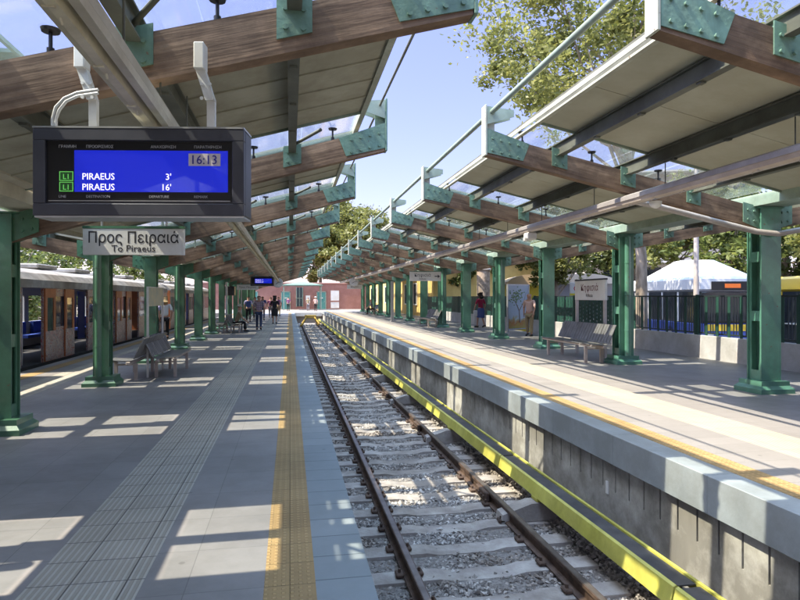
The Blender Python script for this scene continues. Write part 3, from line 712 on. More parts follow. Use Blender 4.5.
# station name board on posts, right
r=empty('name_board',(7.52,14.15,ZR),label='station name board on two posts behind the bench by the second right column',cat='sign')
bx(-.03,.03,-.78,.78,1.42,1.92,bev=.004).build('panel',SIGNW,r); bx(-.035,.035,-.785,.785,1.921,1.96).build('top_rail',CASE,r)
for a in (-.72,.72): MB().box(-.03,.03,a-.035,a+.035,0,1.419).build('post',LAMPMET,r)
text('greek_text','Κηφισιά',.24,mat('maroon_lettering',(.12,.02,.03),.5),r,(-.032,0,1.66),rot=(pi/2,0,-pi/2),align='CENTER'); text('latin_text','Kifissia',.13,TXTD,r,(-.032,0,1.5),rot=(pi/2,0,-pi/2),align='CENTER')
# route map board left
r=empty('map_board',(-2.95,14.15,0),label='route map board on two slim posts between the back to back benches',cat='notice board')
for a in (-.75,.75): MB().box(-.02,.02,a-.02,a+.02,0,1.92).build('post',WHITEM,r)
bx(-.012,.012,-.73,.73,1.5,1.9).build('map_panel',mat('old_map_paper',(.5,.45,.28),.5,0,(.35,.38,.3),5),r); bx(-.02,.02,-.73,.73,1.9,1.92).build('frame',WHITEM,r)

# ------------------------------------------------------------------ benches
def bench(n,lab,grp):
    r=empty('bench',(0,0,0),label=lab,cat='bench',group=grp); L_=.52*n
    # local: seat faces +x, runs along y
    for i in range(n):
        y0=i*.52-L_/2+.012; y1=y0+.496
        m=MB(); prof=[(.0,.44),(.06,.425),(.40,.445),(.46,.455),(.465,.44),(.40,.43),(.06,.41),(-.01,.425)]
        m.prism(prof,'y',y0,y1); m.build('seat',SEAT,r)
        m=MB(); prof=[(-.005,.46),(-.10,.66),(-.20,.87),(-.215,.865),(-.115,.655),(-.02,.455)]
        m.prism(prof,'y',y0,y1)
        for q in range(1,4): m.tube([(-.0-.0,y0+q*.124,.475),(-.195,y0+q*.124,.872)],.006,5)
        m.build('backrest',SEAT,r)
    bx(.05,.13,-L_/2,L_/2,.34,.405,bev=.01).build('beam',SEATL,r); bx(.39,.43,-L_/2,L_/2,.385,.428,bev=.006).build('front_rail',SEATL,r)
    for y in (-L_/2+.3,L_/2-.3):
        m=MB(); m.box(.36,.42,y-.03,y+.03,0,.384); m.box(.0,.42,y-.028,y+.028,.31,.338); m.build('leg',SEATL,r)
        bx(-.02,.04,y-.03,y+.03,0,.34).build('leg',SEATL,r)
    return r
b1=bench(4,'grey metal bench on the left platform facing away from the camera track, behind the map board','benches'); b1.location=(-2.80,14.2,0)
b1['label']='grey metal bench facing the middle track, right half of the back to back pair'
b2=copy_tree(b1,(-3.08,13.75,0),pi,label='grey perforated metal bench facing the train, left half of the back to back pair')
b3=bench(5,'long grey metal bench beside the second right column, in front of the name board','benches'); b3.location=(7.0,13.65,ZR); b3.rotation_euler=(0,0,pi)
copy_tree(b1,(-2.75,30.0,0),0,label='grey metal bench far down the left platform with a seated person in a hat')
copy_tree(b1,(-3.05,30.0,0),pi,label='far grey bench facing the train behind the seated person in a hat')
copy_tree(b3,(7.1,29.8,ZR),pi,label='grey metal bench far along the right platform under the arrow sign')
copy_tree(b3,(7.2,50.5,ZR),pi,label='grey bench farthest along the right platform holding a seated person in dark clothes')

# posts and boxes
m=MB(); m.box(-.08,.08,-.06,.06,0,2.45,bev=.01); m.box(-.12,.12,-.1,.1,0,.06); m.box(-.085,.085,-.065,.065,1.7,1.9)
tag(m.build('signal_post',ALU,loc=(6.05,35.6,ZR)),'grey square post standing beside the guide strip on the right platform','post')
m=MB(); m.box(-.05,.05,-.05,.05,0,2.45,bev=.01); m.box(-.1,.1,-.1,.1,0,.03); tag(m.build('slim_post',WHITEM,loc=(-3.1,30.9,0)),'slim white post beside the far benches on the left platform','post')
m=MB(); m.box(-.03,.03,-.03,.03,0,2.5); m.box(-.03,.6,-.02,.02,2.3,2.5); tag(m.build('slim_post',WHITEM,loc=(-3.4,44,0)),'white post with a short arm, farthest down the left platform','post')
s=empty('ceiling_monitor',(-3.2,33.5,1.78),radians(-8),label='black box monitor hanging by the column line far down the left platform',cat='monitor')
bx(-.28,.28,-.15,.15,0,.5,bev=.02).build('casing',BLACK,s); MB().tube([(0,0,.5),(0,0,.62)],.03).build('hanger',BLACK,s)

# ------------------------------------------------------------------ fence and low wall, right
m=MB(); m.box(9.95,10.12,-12,23.6,-.6,ZR+.56,bev=.01); m.box(9.95,10.12,26.6,43.5,-.6,ZR+.56,bev=.01)
tag(m.build('low_wall',CONCL),'low pale concrete wall along the back of the right platform','wall')
def fence(y0,y1,kind,lab):
    r=empty('fence_section',(10.03,(y0+y1)/2,ZR+.56),label=lab,cat='fence',group='green fence along the right platform'); h=.98; L2=(y1-y0)/2
    m=MB(); m.box(-.02,.02,-L2,L2,h-.04,h); m.box(-.02,.02,-L2,L2,.04,.075); m.build('rail',BLACKF,r)
    bars=MB(); wide=MB(); y=-L2+.03; i=0
    if kind=='slat':
        while y<L2-.03:
            if i%4==0: wide.box(-.03,-.021,y,y+.085,-.02,h-.041); y+=.13
            else: bars.box(-.008,.008,y,y+.016,.076,h-.041); y+=.085
            i+=1
        bars.build('thin_bars',BLACKF,r); wide.build('wide_slats',GREENF,r)
    else:
        while y<L2-.03:
            wide.box(-.025,-.01,y,y+.17,.0,h-.041); bars.box(-.0215,-.019,y+.2,y+.206,.0,h-.041); 
            z=.1+(i%2)*.06
            while z<h-.12: bars.box(-.018,-.012,y+.17,y+.235,z,z+.075); z+=.13
            y+=.236; i+=1
        wide.build('wide_slats',GREENF,r); bars.build('lattice_bars',GREENF,r)
    for y in (-L2+.02,L2-.02): bx(-.04,.04,y-.03,y+.03,-.02,h+.02).build('post',GREENF,r)
    return r
ys=[1.0,4.1,7.2,10.3,13.4,16.5]
for i in range(len(ys)-1): fence(ys[i],ys[i+1],'slat','%s barred green fence section from the near end of the right platform'%ORD[i])
ys=[16.5,20.0,23.6]
for i in range(2): fence(ys[i],ys[i+1],'panel',['green lattice fence section directly behind the name board','green lattice fence section just before the picture panel'][i])
ys=[26.6,30.8,35.0,39.2,43.4]
for i in range(4): fence(ys[i],ys[i+1],'panel','green lattice fence section beyond the picture panel, %s from it'%ORD[i])
# picture panel (printed): sky, a bare branch with leaves, shrubs
r=empty('poster_panel',(9.7,24.6,ZR),radians(90-62),label='tall framed picture panel of sky, branch and shrubs behind the right platform',cat='poster')
def postermat():
    m=bpy.data.materials.new('poster_print'); m.use_nodes=True; nt=m.node_tree;N=nt.nodes;L=nt.links;b=N['Principled BSDF']; b.inputs['Roughness'].default_value=.25
    tc=N.new('ShaderNodeTexCoord'); sp=N.new('ShaderNodeSeparateXYZ'); L.new(tc.outputs['Object'],sp.inputs[0])
    nz=N.new('ShaderNodeTexNoise'); nz.inputs['Scale'].default_value=4; nz.inputs['Detail'].default_value=6; L.new(tc.outputs['Object'],nz.inputs['Vector'])
    a=N.new('ShaderNodeMath'); a.operation='MULTIPLY_ADD'; a.inputs[1].default_value=.9; L.new(nz.outputs['Fac'],a.inputs[0]); 
    L.new(sp.outputs[2],a.inputs[2])
    rp=N.new('ShaderNodeValToRGB'); e=rp.color_ramp.elements; e[0].position=.0; e[0].color=(.12,.12,.03,1); e[1].position=1; e[1].color=(.40,.48,.55,1)
    mr=N.new('ShaderNodeMapRange'); mr.inputs['From Min'].default_value=.3; mr.inputs['From Max'].default_value=1.7; L.new(a.outputs[0],mr.inputs['Value']); L.new(mr.outputs[0],rp.inputs['Fac'])
    for p,c in ((.22,(.35,.3,.08)),(.4,(.4,.18,.06)),(.5,(.38,.36,.2)),(.58,(.42,.47,.5))): x=e.new(p); x.color=(*c,1)
    L.new(rp.outputs[0],b.inputs['Base Color']); return m
bx(-.65,.65,-.02,.0,.15,2.0).build('print',postermat(),r)
m=MB(); m.box(-.7,-.65,-.04,.04,0,2.05); m.box(.65,.7,-.04,.04,0,2.05); m.box(-.65,.65,-.04,.04,2.0,2.05); m.box(-.65,.65,-.04,.04,.1,.15); m.build('frame',ALU,r)
m=MB(); m.tube([(.1,-.025,.4),(.05,-.025,.9),(-.2,-.025,1.3),(-.5,-.025,1.6)],[.03,.022,.014,.006],5); m.tube([(.05,-.025,.9),(.35,-.025,1.3),(.5,-.025,1.7)],[.02,.012,.005],5); m.build('printed_branch',mat('printed_bark',(.25,.2,.17),.5),r)
m=MB()
for i in range(90):
    x=random.gauss(-.15,.2); z=random.gauss(1.5,.18); 
    if abs(x)<.6 and z<1.95: m.box(x-.03,x+.03,-.028,-.024,z-.02,z+.02)
m.build('printed_leaves',mat('printed_green',(.12,.22,.05),.5),r)

# ------------------------------------------------------------------ buildings
# pink building
def flatbuilding(): pass
r=empty('pink_building',(0,84,0),label='pink rendered station building with green doors closing the end of the track',cat='building')
bx(-12,12,.1,8,0,3.55).build('wall',PINK,r)
m=MB(); m.box(-12.1,12.1,0,8.1,3.56,3.7); m.build('cornice',mat('pink_trim',(.5,.3,.25),.8),r)
for (x0,x1) in ((-1.1,-.05),(3.75,4.85),(-5.5,-4.4)):
    d=bx(x0,x1,.02,.098,0,2.35,bev=.01).build('door',DOORG,r); 
    f=MB(); f.box(x0-.1,x0-.002,-.0,.097,0,2.45); f.box(x1+.002,x1+.1,.0,.097,0,2.45); f.box(x0-.1,x1+.1,0,.097,2.36,2.47); f.build('frame',GREENL,d)
    bx(x1-.15,x1-.1,-.03,.019,1.0,1.1).build('handle',ALU,d); bx((x0+x1)/2-.15,(x0+x1)/2+.2,.005,.019,1.5,1.62).build('door_sign',SIGNW,d)
wn=bx(.9,1.7,.02,.098,.4,3.0).build('window',mat('dark_glass',(.03,.05,.055),.1),r); f=MB(); f.box(.82,.898,0,.097,.3,3.1); f.box(1.702,1.78,0,.097,.3,3.1); f.box(1.28,1.32,0,.019,.4,3.0); f.box(.9,1.7,0,.019,1.5,1.55); f.build('frame',GREENL,wn)
bx(5.6,6.75,.03,.098,.15,2.6).build('white_board',SIGNW,r); bx(5.6,6.75,.01,.028,1.0,1.2).build('board_band',PINK,r)
bx(2.15,2.75,.03,.098,.9,1.9).build('notice',SIGNW,r)
r=empty('roof_pavilion',(1.6,80.5,0),label='small pavilion with pale green hipped roof in front of the pink building',cat='pavilion')
m=MB(); vs=[(-2.6,-1.8,3.28),(2.6,-1.8,3.28),(2.6,1.8,3.28),(-2.6,1.8,3.28),(-.5,-.1,3.68),(.5,-.1,3.68),(.5,.1,3.68),(-.5,.1,3.68)]
m.add(vs,[(0,1,5,4),(1,2,6,5),(2,3,7,6),(3,0,4,7),(4,5,6,7)]); m.box(-2.65,2.65,-1.85,1.85,3.18,3.27); m.build('roof',mat('pale_green_roof',(.13,.2,.16),.5),r)
for a in (-2.4,2.4):
    for b_ in (-1.6,1.6): bx(a-.06,a+.06,b_-.06,b_+.06,0,3.18).build('post',GREENL,r)
# yellow building along the right
r=empty('yellow_building',(10.6,58,0),label='yellow rendered building with grilled windows beside the far right platform',cat='building')
bx(0.05,9,-14,24,-.5,4.6).build('wall',YELB,r)
m=MB(); m.prism([(-.5,4.61),(9.5,4.61),(7,6.2),(2,6.2)],'y',-14.5,24.5); m.build('roof',mat('roof_tiles',(.3,.13,.08),.8,0,(.4,.2,.12),6),r)
for y in (-11.5,-7.5,-3.5,.5,4.5,8.5,12.5,16.5,20.5):
    wn=bx(0,.049,y-.6,y+.6,1.1,2.8).build('window',mat('dark_pane',(.04,.05,.05),.15),r)
    f=MB(); f.box(-.05,.048,y-.72,y-.602,1.0,2.9); f.box(-.05,.048,y+.602,y+.72,1.0,2.9); f.box(-.05,.048,y-.6,y+.6,2.8,2.9); f.box(-.05,.048,y-.6,y+.6,1.0,1.1); f.build('frame',SIGNW,wn)
    g=MB()
    for q in range(5): g.tube([(-.03,y-.48+q*.24,1.1),(-.03,y-.48+q*.24,2.8)],.015,5)
    for q in range(4): g.tube([(-.03,y-.6,1.3+q*.4),(-.03,y+.6,1.3+q*.4)],.012,5)
    g.build('grille',BLACKF,wn)
# kiosks
def arch_kiosk(x,y,w_,d_,h_,body,roof,lab,name='kiosk'):
    r=empty(name,(x,y,-.45),radians(-12),label=lab,cat='kiosk'); bx(-w_/2,w_/2,-d_/2,d_/2,0,h_-.5,bev=.02).build('body',body,r)
    m=MB(); pr=[(-w_/2-.15,h_-.5)]+[((w_/2+.15)*-cos(pi*i/10),h_-.5+.55*sin(pi*i/10)) for i in range(1,10)]+[(w_/2+.15,h_-.5)]
    m.prism(pr,'y',-d_/2-.25,d_/2+.25); m.build('roof',roof,r)
    wn=bx(-w_/2+.3,w_/2-.3,-d_/2-.02,-d_/2-.001,1.0,2.0).build('window',mat('kiosk_glass',(.06,.07,.08),.15),r)
    m=MB(); m.box(-w_/2+.2,w_/2-.2,-d_/2-.25,-d_/2-.021,.88,.95); m.build('counter',ALU,r)
    return r
arch_kiosk(12.9,31.5,2.3,2.6,3.3,mat('kiosk_yellow',(.65,.5,.05),.5),mat('kiosk_roof',(.4,.28,.16),.6),'yellow kiosk with brown arched roof behind the green fence')
arch_kiosk(15.6,31,3.4,2.6,3.35,mat('kiosk_grey',(.25,.25,.27),.5),mat('kiosk_grey_roof',(.22,.22,.23),.6),'grey kiosk with arched roof behind the name board')
r=empty('sign_box',(11.6,23.0,-.45),radians(-20),label='white box sign with a red ring on a pole near the name board',cat='sign')
bx(-.27,.27,-.06,.06,2.2,2.75,bev=.01).build('box',SIGNW,r); MB().tube([(0,0,0),(0,0,2.2)],.035).build('pole',ALU,r)
m=MB(); n=20
for i in range(n):
    a=2*pi*i/n; b_=2*pi*(i+1)/n
    m.add([(.11*cos(a),-.063,2.5+.11*sin(a)),(.11*cos(b_),-.063,2.5+.11*sin(b_)),(.075*cos(b_),-.063,2.5+.075*sin(b_)),(.075*cos(a),-.063,2.5+.075*sin(a))],[(0,1,2,3)])
m.build('ring_mark',mat('sign_red',(.5,.03,.05),.5),r); bx(-.265,.265,-.066,-.061,2.21,2.3).build('yellow_band',mat('band_yellow',(.6,.5,.05),.5),r)
r=empty('advertising_pillar',(12.3,37.2,-.45),label='round pinkish advertising pillar beyond the green fence',cat='pillar'); MB().tube([(0,0,0),(0,0,3.9)],.42,20).build('drum',PLANE,r); MB().tube([(0,0,3.9),(0,0,4.0),(0,0,4.1)],[.5,.48,.1],20).build('cap',LAMPMET,r)
# white canopy kiosk
r=empty('market_tent',(19.8,26.8,-.45),radians(-20),label='white peaked canopy over a stall behind the fence, right of the street lamp',cat='canopy tent')
m=MB(); a=2.2; m.add([(-a,-a,2.95),(a,-a,2.95),(a,a,2.95),(-a,a,2.95),(-.7,-.7,3.95),(.7,-.7,3.95),(.7,.7,3.95),(-.7,.7,3.95)],[(0,1,5,4),(1,2,6,5),(2,3,7,6),(3,0,4,7),(4,5,6,7)]); m.box(-a,a,-a,-a+.03,2.65,2.95); m.box(-a,-a+.03,-a,a,2.65,2.95); m.box(a-.03,a,-a,a,2.65,2.95); m.build('canvas',FABRICW,r)
for sx in (-1,1):
    for sy in (-1,1): MB().tube([(sx*2.1,sy*2.1,0),(sx*2.1,sy*2.1,2.7)],.05,8).build('pole',ALU,r)
bx(-2.2,2.2,-1.9,-1.3,0,1.0,bev=.02).build('counter',mat('stall_board',(.35,.25,.15),.7),r)
# street lamp
r=empty('street_lamp',(13.4,18.0,-.45),label='tall grey street lamp post behind the fence between the two nearest right columns',cat='street lamp'); MB().tube([(0,0,0),(0,0,3),(0,0,8)],[.10,.085,.06],12).build('pole',LAMPMET,r); MB().tube([(0,0,0),(0,0,.5)],.14,12).build('base',LAMPMET,r)
m=MB(); m.tube([(0,0,8),(-.3,0,8.3),(-1.2,0,8.4)],.035,8); m.box(-1.8,-1.15,-.14,.14,8.33,8.45,bev=.04); m.build('lamp_head',LAMPMET,r)

# ------------------------------------------------------------------ buses and cars
BW=mat('bus_white',(.6,.62,.65),.3); BB=mat('bus_blue',(.03,.06,.26),.3,coat=.4); BY=mat('bus_yellow',(.6,.42,.03),.3,coat=.4); BG=mat('bus_glass',(.02,.025,.03),.08); TYRE=mat('tyre',(.015,.015,.015),.8); LED=emit('orange_led',(.9,.2,.03),.12)
def wheel(parent,x,y,z,r_,w_):
    o=MB().tube([(x-w_/2,y,z),(x-w_/2+.03,y,z),(x+w_/2-.03,y,z),(x+w_/2,y,z)],[r_*.92,r_,r_,r_*.92],20).build('wheel',TYRE,parent); MB().tube([(x-w_/2-.01,y,z),(x+w_/2+.01,y,z)],r_*.55,16).build('rim',ALU,o); return o
def bus(x,y,rz,lab,c1,c2):
    r=empty('city_bus',(x,y,-.45),rz,label=lab,cat='bus',group='city buses behind the fence'); L_=11; hw=1.22
    bx(-hw,hw,0,L_,.35,1.15,bev=.06).build('lower_body',c1,r); bx(-hw,hw,.02,L_,2.35,2.95,bev=.1).build('roof',c2,r)
    bx(-hw+.02,hw-.02,.05,L_-.05,1.14,2.36).build('glass_band',BG,r)
    for i in range(7):
        for sx in (-1,1): a=sorted((sx*(hw-.03),sx*hw)); bx(a[0],a[1],.2+i*1.6,.32+i*1.6,1.15,2.36).build('pillar',c2,r)
    bx(-.75,.75,-.03,.0,2.42,2.75,bev=.01).build('sign_box',BLACK,r); bx(-.25,.35,-.035,-.031,2.5,2.66).build('led_text',LED,r)
    bx(-hw+.1,hw-.1,-.02,.049,1.2,2.34,bev=.02).build('windscreen',BG,r)
    for sx in (-1,1):
        bx(sx*.8-.14,sx*.8+.14,-.025,.0,.6,.78,bev=.02).build('headlight',SIGNW,r); bx(sx*1.35-.06,sx*1.35+.06,-.2,-.1,1.7,2.1,bev=.02).build('mirror',BLACK,r)
        wheel(r,sx*1.08,2.6,.48,.48,.28); wheel(r,sx*1.08,8.4,.48,.48,.28)
    bx(-.9,.9,-.012,.0,.85,1.1).build('yellow_stripe',BY,r)
    return r
bus(16.6,20.3,radians(-12),'blue and white city bus with orange destination sign, between the two nearest right columns',BB,BW)
bus(19.9,18.6,radians(-14),'yellow city bus at the right edge behind the nearest right column',BY,BY)
def car(x,y,rz,c,lab):
    r=empty('parked_car',(x,y,-.45),rz,label=lab,cat='car',group='cars parked behind the fence')
    m=MB(); m.prism([(-2.1,.3),(-2.15,.65),(-1.95,.85),(-1.1,.95),(1.2,.98),(2.05,.88),(2.1,.5),(2.0,.3)],'x',-.85,.85); m.build('body',c,r)
    m=MB(); m.prism([(-1.15,.955),(-.55,1.42),(.7,1.45),(1.3,.985)],'x',-.72,.72); m.build('cabin',BG,r); bx(-.7,.7,-.5,.66,1.44,1.47).build('roof',c,r)
    for sx in (-1,1):
        for yy in (-1.35,1.3): wheel(r,sx*.78,yy,.31,.31,.2)
        bx(sx*.6-.15,sx*.6+.15,-2.17,-2.1,.6,.75).build('headlight',SIGNW,r)
    return r
car(13.2,41.5,radians(10),mat('car_blue',(.06,.1,.22),.3,coat=.5),'blue car parked beyond the green fence near the pillar')
car(15.6,39,radians(80),mat('car_silver',(.45,.46,.48),.3,.3),'silver car parked across the street behind the blue car')
car(13.4,13.0,radians(5),mat('car_white',(.6,.6,.6),.3,coat=.5),'white car parked behind the barred fence near the street lamp')
car(13.5,7.2,radians(5),mat('car_blue_bright',(.05,.14,.4),.3,coat=.5),'bright blue car parked behind the nearest barred fence')
# far apartment blocks behind trees
for (x,y,w_,d_,h_,c,lab) in ((40,60,16,12,15,(.55,.5,.44),'pale apartment block far behind the trees on the right'),(30,100,20,12,13,(.5,.42,.36),'beige apartment block beyond the yellow building')):
    r=empty('apartment_block',(x,y,-.5),radians(-20),label=lab,cat='building',group='far apartment blocks'); bx(-w_/2,w_/2,-d_/2,d_/2,0,h_).build('wall',mat('render_%d'%x,c,.8,grime=.1),r)
    for f in range(int(h_/3)):
        bx(-w_/2-.9,w_/2+.9,-d_/2-1.2,-d_/2-.01,3*f+2.6,3*f+2.75).build('balcony_slab',CONCL,r)
        for i in range(4): bx(-w_/2+1.2+i*w_/4,-w_/2+2.8+i*w_/4,-d_/2-.03,-d_/2-.001,3*f+.8,3*f+2.2).build('window',BG,r)

# ------------------------------------------------------------------ train
r=tr=empty('metro_train',(-7.68,0,0),label='graffitied metro train with open brown doors standing at the far left platform',cat='train')
TG=bpy.data.materials.new('graffiti_body'); TG.use_nodes=True; N=TG.node_tree.nodes; L=TG.node_tree.links; b=N['Principled BSDF']; b.inputs['Roughness'].default_value=.35; b.inputs['Metallic'].default_value=.3
tc=N.new('ShaderNodeTexCoord'); vo=N.new('ShaderNodeTexNoise'); vo.inputs['Scale'].default_value=2.6; vo.inputs['Detail'].default_value=3; vo.inputs['Distortion'].default_value=2.5; L.new(tc.outputs['Object'],vo.inputs['Vector'])
rp=N.new('ShaderNodeValToRGB'); rp.color_ramp.interpolation='CONSTANT'; e=rp.color_ramp.elements; e[0].position=0; e[0].color=(.36,.30,.26,1); e[1].position=.8; e[1].color=(.5,.5,.5,1)
for p,c in ((.38,(.30,.10,.08)),(.43,(.42,.36,.33)),(.5,(.2,.16,.2)),(.54,(.45,.36,.32)),(.6,(.38,.08,.09)),(.63,(.5,.45,.42))): x=e.new(p); x.color=(*c,1)
L.new(vo.outputs['Fac'],rp.inputs['Fac']); L.new(rp.outputs[0],b.inputs['Base Color'])
DOORB=mat('brown_door',(.40,.13,.05),.4,0,(.46,.17,.07),3,grime=.25); TROOF=mat('train_roof',(.3,.29,.275),.6,0,(.42,.40,.38),3,grime=.35); TINT=mat('train_interior',(.5,.48,.44),.6); TBLUE=mat('blue_partition',(.03,.07,.34),.5); TWIN=glassmat('train_window',(.35,.38,.38),.3,.03)
BODYB=mat('train_sill',(.03,.03,.03),.7)
for ci,(ya,yb_) in enumerate(((-3.2,13.9),(14.6,33.0),(33.7,51.0))):
    car_=empty('train_car',(0,0,0)); car_.parent=tr
    hw=1.38
    m=MB(); 
    pr=[(hw,2.05),(hw-.04,2.14),(1.15,2.32),(.75,2.46),(0,2.52),(-.75,2.46),(-1.15,2.32),(-hw+.04,2.14),(-hw,2.05)]
    m.prism(pr,'y',ya,yb_); m.build('roof',TROOF,car_)
    yq=ya+1
    while yq<yb_-2: bx(-.6,.6,yq,yq+1.5,2.521,2.66,bev=.03).build('roof_unit',TROOF,car_); yq+=3.1
    m=MB(); m.box(-hw,hw,ya,yb_,-.12,.0); m.box(-hw+.1,hw-.1,ya,yb_,-.75,-.121); m.build('underframe',BODYB,car_)
    bx(-hw,hw,ya,ya+.08,0,2.05).build('end_wall',DOORB,car_); bx(-hw,hw,yb_-.08,yb_,0,2.05).build('end_wall',DOORB,car_)
    m=MB(); m.box(hw-.001,hw+.035,ya+.1,yb_-.1,1.93,2.14,bev=.005); m.build('door_header',TROOF,car_)
    # near side: sequence
    base = {0:-1.9,1:15.7,2:35.0}[ci]
    segs=MB(); ps=MB(); y=ya+.08; c0=base
    far=MB(); far.box(-hw,-hw+.05,ya+.08,yb_-.08,0,.85); far.box(-hw,-hw+.05,ya+.08,yb_-.08,1.75,2.05)
    yq=ya+.08
    while yq<yb_-.5: far.box(-hw,-hw+.05,yq,yq+.35,.85,1.75); yq+=1.6
    far.build('far_side',TINT,car_)
    wins=MB()
    def wall(a,b_):
        if b_-a<.05: return
        segs=MB(); wins=MB()
        segs.box(hw-.06,hw,a,b_,0,.88); segs.box(hw-.06,hw,a,b_,1.72,2.05)
        if b_-a>.5: segs.box(hw-.06,hw,a,a+.12,.88,1.72); segs.box(hw-.06,hw,b_-.12,b_,.88,1.72); wins.box(hw-.035,hw-.025,a+.12,b_-.12,.88,1.72)
        else: segs.box(hw-.06,hw,a,b_,.88,1.72)
        sw=segs.build('side_wall',TG,car_)
        if wins.v: wins.build('window',TWIN,car_)
    cur=ya+.08
    while c0+4.9<yb_:
        o1,o2=c0,c0+1.3; q1,q2=c0+3.5,c0+4.8
        wall(cur,o1); wall(o2,q1); cur=q2
        for (a,b_) in ((o2+.02,o2+.74),(q1-.76,q1-.04)):
            dm=MB(); dm.box(hw+.005,hw+.04,a,b_,.02,.78); dm.box(hw+.005,hw+.04,a,b_,1.68,1.92); dm.box(hw+.005,hw+.04,a,a+.14,.78,1.68); dm.box(hw+.005,hw+.04,b_-.14,b_,.78,1.68)
            d_=dm.build('door_leaf',DOORB,car_); bx(hw+.041,hw+.046,a+.01,b_-.01,.03,.8).build('graffiti_patch',TG,d_); bx(hw+.015,hw+.025,a+.14,b_-.14,.78,1.68).build('door_window',TWIN,d_)
        for (a,b_) in ((o1,o2),(q1,q2)):
            bx(hw-.5,hw-.47,a+.02,a+.85,.2,1.95).build('partition',TBLUE,car_); bx(.2,.23,b_-.3,b_+.4,.2,1.9).build('partition',TBLUE,car_)
            MB().tube([(hw-.25,(a+b_)/2,.0),(hw-.25,(a+b_)/2,2.0)],.018,6).build('grab_pole',ALU,car_)
        c0+=6.5
    wall(cur,yb_-.08)
    yq=ya+.5
    while yq<yb_-1: ins=MB(); ins.box(-1.2,-.75,yq,yq+1.0,.35,.45); ins.box(-1.3,-1.199,yq,yq+1.0,.36,.85); ins.build('seat',TBLUE,car_); yq+=1.6
    for yw in (ya+2.2,ya+4.2,yb_-4.2,yb_-2.2):
        for sx in (-1,1): wheel(car_,sx*.75,yw,-.5,.42,.12)

# ------------------------------------------------------------------ vegetation
def tree(name,x,y,z0,cz,R_,nl,leaf,lm,bark,trunk_r,lab,grp,cat='tree',squash=.85,seed=1,blobs=16,cx=0,cy=0):
    rnd=random.Random(seed); r=empty(name,(x,y,z0),label=lab,cat=cat,group=grp)
    H=cz-z0; m=MB()
    m.tube([(0,0,-.1),(.1*rnd.random(),.05,H*.3),(cx*.4,cy*.4,H*.6),(cx,cy,H*.95)],[trunk_r*1.25,trunk_r,trunk_r*.75,trunk_r*.4],10)
    cl=[]
    for i in range(blobs):
        while True:
            v=Vector((rnd.uniform(-1,1),rnd.uniform(-1,1),rnd.uniform(-1,1)))
            if .25<v.length<1: break
        c=Vector((cx+v.x*R_*.8,cy+v.y*R_*.8,H+v.z*R_*.8*squash)); cl.append((c,R_*rnd.uniform(.2,.42)))
        st=Vector((cx*.5,cy*.5,H*rnd.uniform(.5,.85))); mid=(st+c)/2+Vector((0,0,-.1*R_))
        m.tube([st,mid,c],[trunk_r*.35,trunk_r*.2,trunk_r*.06],6)
    m.build('trunk',bark,r)
    vs=[];fs=[]
    sub=[]
    for c,rad in cl:
        for _ in range(9):
            d=Vector((rnd.gauss(0,1),rnd.gauss(0,1),rnd.gauss(0,.8))).normalized(); sub.append((c+d*rad*rnd.uniform(.5,1.15),rad*rnd.uniform(.22,.42)))
    for i in range(nl):
        c,rad=sub[rnd.randrange(len(sub))]
        p=c+Vector((rnd.gauss(0,.5),rnd.gauss(0,.5),rnd.gauss(0,.42)))*rad*1.15
        a=Vector((rnd.gauss(0,1),rnd.gauss(0,1),rnd.gauss(0,.6))).normalized(); b=a.cross(Vector((rnd.gauss(0,1),rnd.gauss(0,1),rnd.gauss(0,1)))).normalized()
        s_=leaf*rnd.uniform(.6,1.3); o=len(vs)
        vs+= [p+a*s_, p+b*s_*.45, p-a*s_*.8, p-b*s_*.45]; fs.append((o,o+1,o+2,o+3))
    me=bpy.data.meshes.new('crown'); me.from_pydata([tuple(v) for v in vs],[],fs); me.materials.append(lm)
    o=bpy.data.objects.new('crown',me); COL.objects.link(o); o.parent=r; return r
G1='trees behind the right platform'
tree('broadleaf_tree',13.6,21.5,-.45,12.2,5.2,26000,.12,LEAF1,BARK,.21,'tall broadleaf tree rising above the right canopy, its trunk behind the fence',G1,seed=4,blobs=24,cx=-1.4,squash=.9)
tree('broadleaf_tree',17.5,11.5,-.45,8.5,3.8,16000,.13,LEAF1,BARK,.2,'broadleaf tree near the right edge of the picture above the buses',G1,seed=9,blobs=18)
tree('broadleaf_tree',9.2,96,0,12.3,7.8,26000,.3,LEAF1,BARK,.3,'large tree beyond the station end, in the gap between the canopies',G1,seed=12,blobs=26,squash=.95,cx=.3)
tree('broadleaf_tree',4.6,93,0,8.0,5.2,16000,.28,LEAF1,BARK,.3,'lower tree behind the pink building in the gap between the canopies',G1,seed=14,blobs=18)
rt=[(12.8,27.5,3.6,2.0),(16.5,35,5.2,3.2),(20.5,33,5.4,3.4),(24.5,30,5.6,3.6),(15,46,6.2,4.0),(20,43,6,4),(26,37,6.5,4.2),(29,31,6,4),(14,54,6.5,4),(31,26,6,4.2),(25,22.5,5.2,3.2),(12.6,44.5,4.6,2.4)]
for i,(x,y,cz,R_) in enumerate(rt):
    tree('street_tree',x,y,-.45,cz,R_,6500,.05*R_+.02,[LEAF1,LEAF2][i%2],BARK,.18,'leafy street tree behind the right fence, %s of its row'%ORD[i],'street trees behind the fence',seed=30+i,blobs=14)
lt=[(-14,13),(-13.5,19),(-14.2,25),(-13.8,31.5),(-14.5,38),(-13.8,45),(-14,53),(-14.5,62),(-13.5,8)]
for i,(x,y) in enumerate(lt):
    tree('trackside_tree',x,y,-1.35,2.7,3.4,7000,.15,LEAF2,BARK,.18,'%s bushy tree beyond the train, in planting order'%ORD[i],'bushy trees beyond the train',seed=60+i,blobs=16,squash=.9)
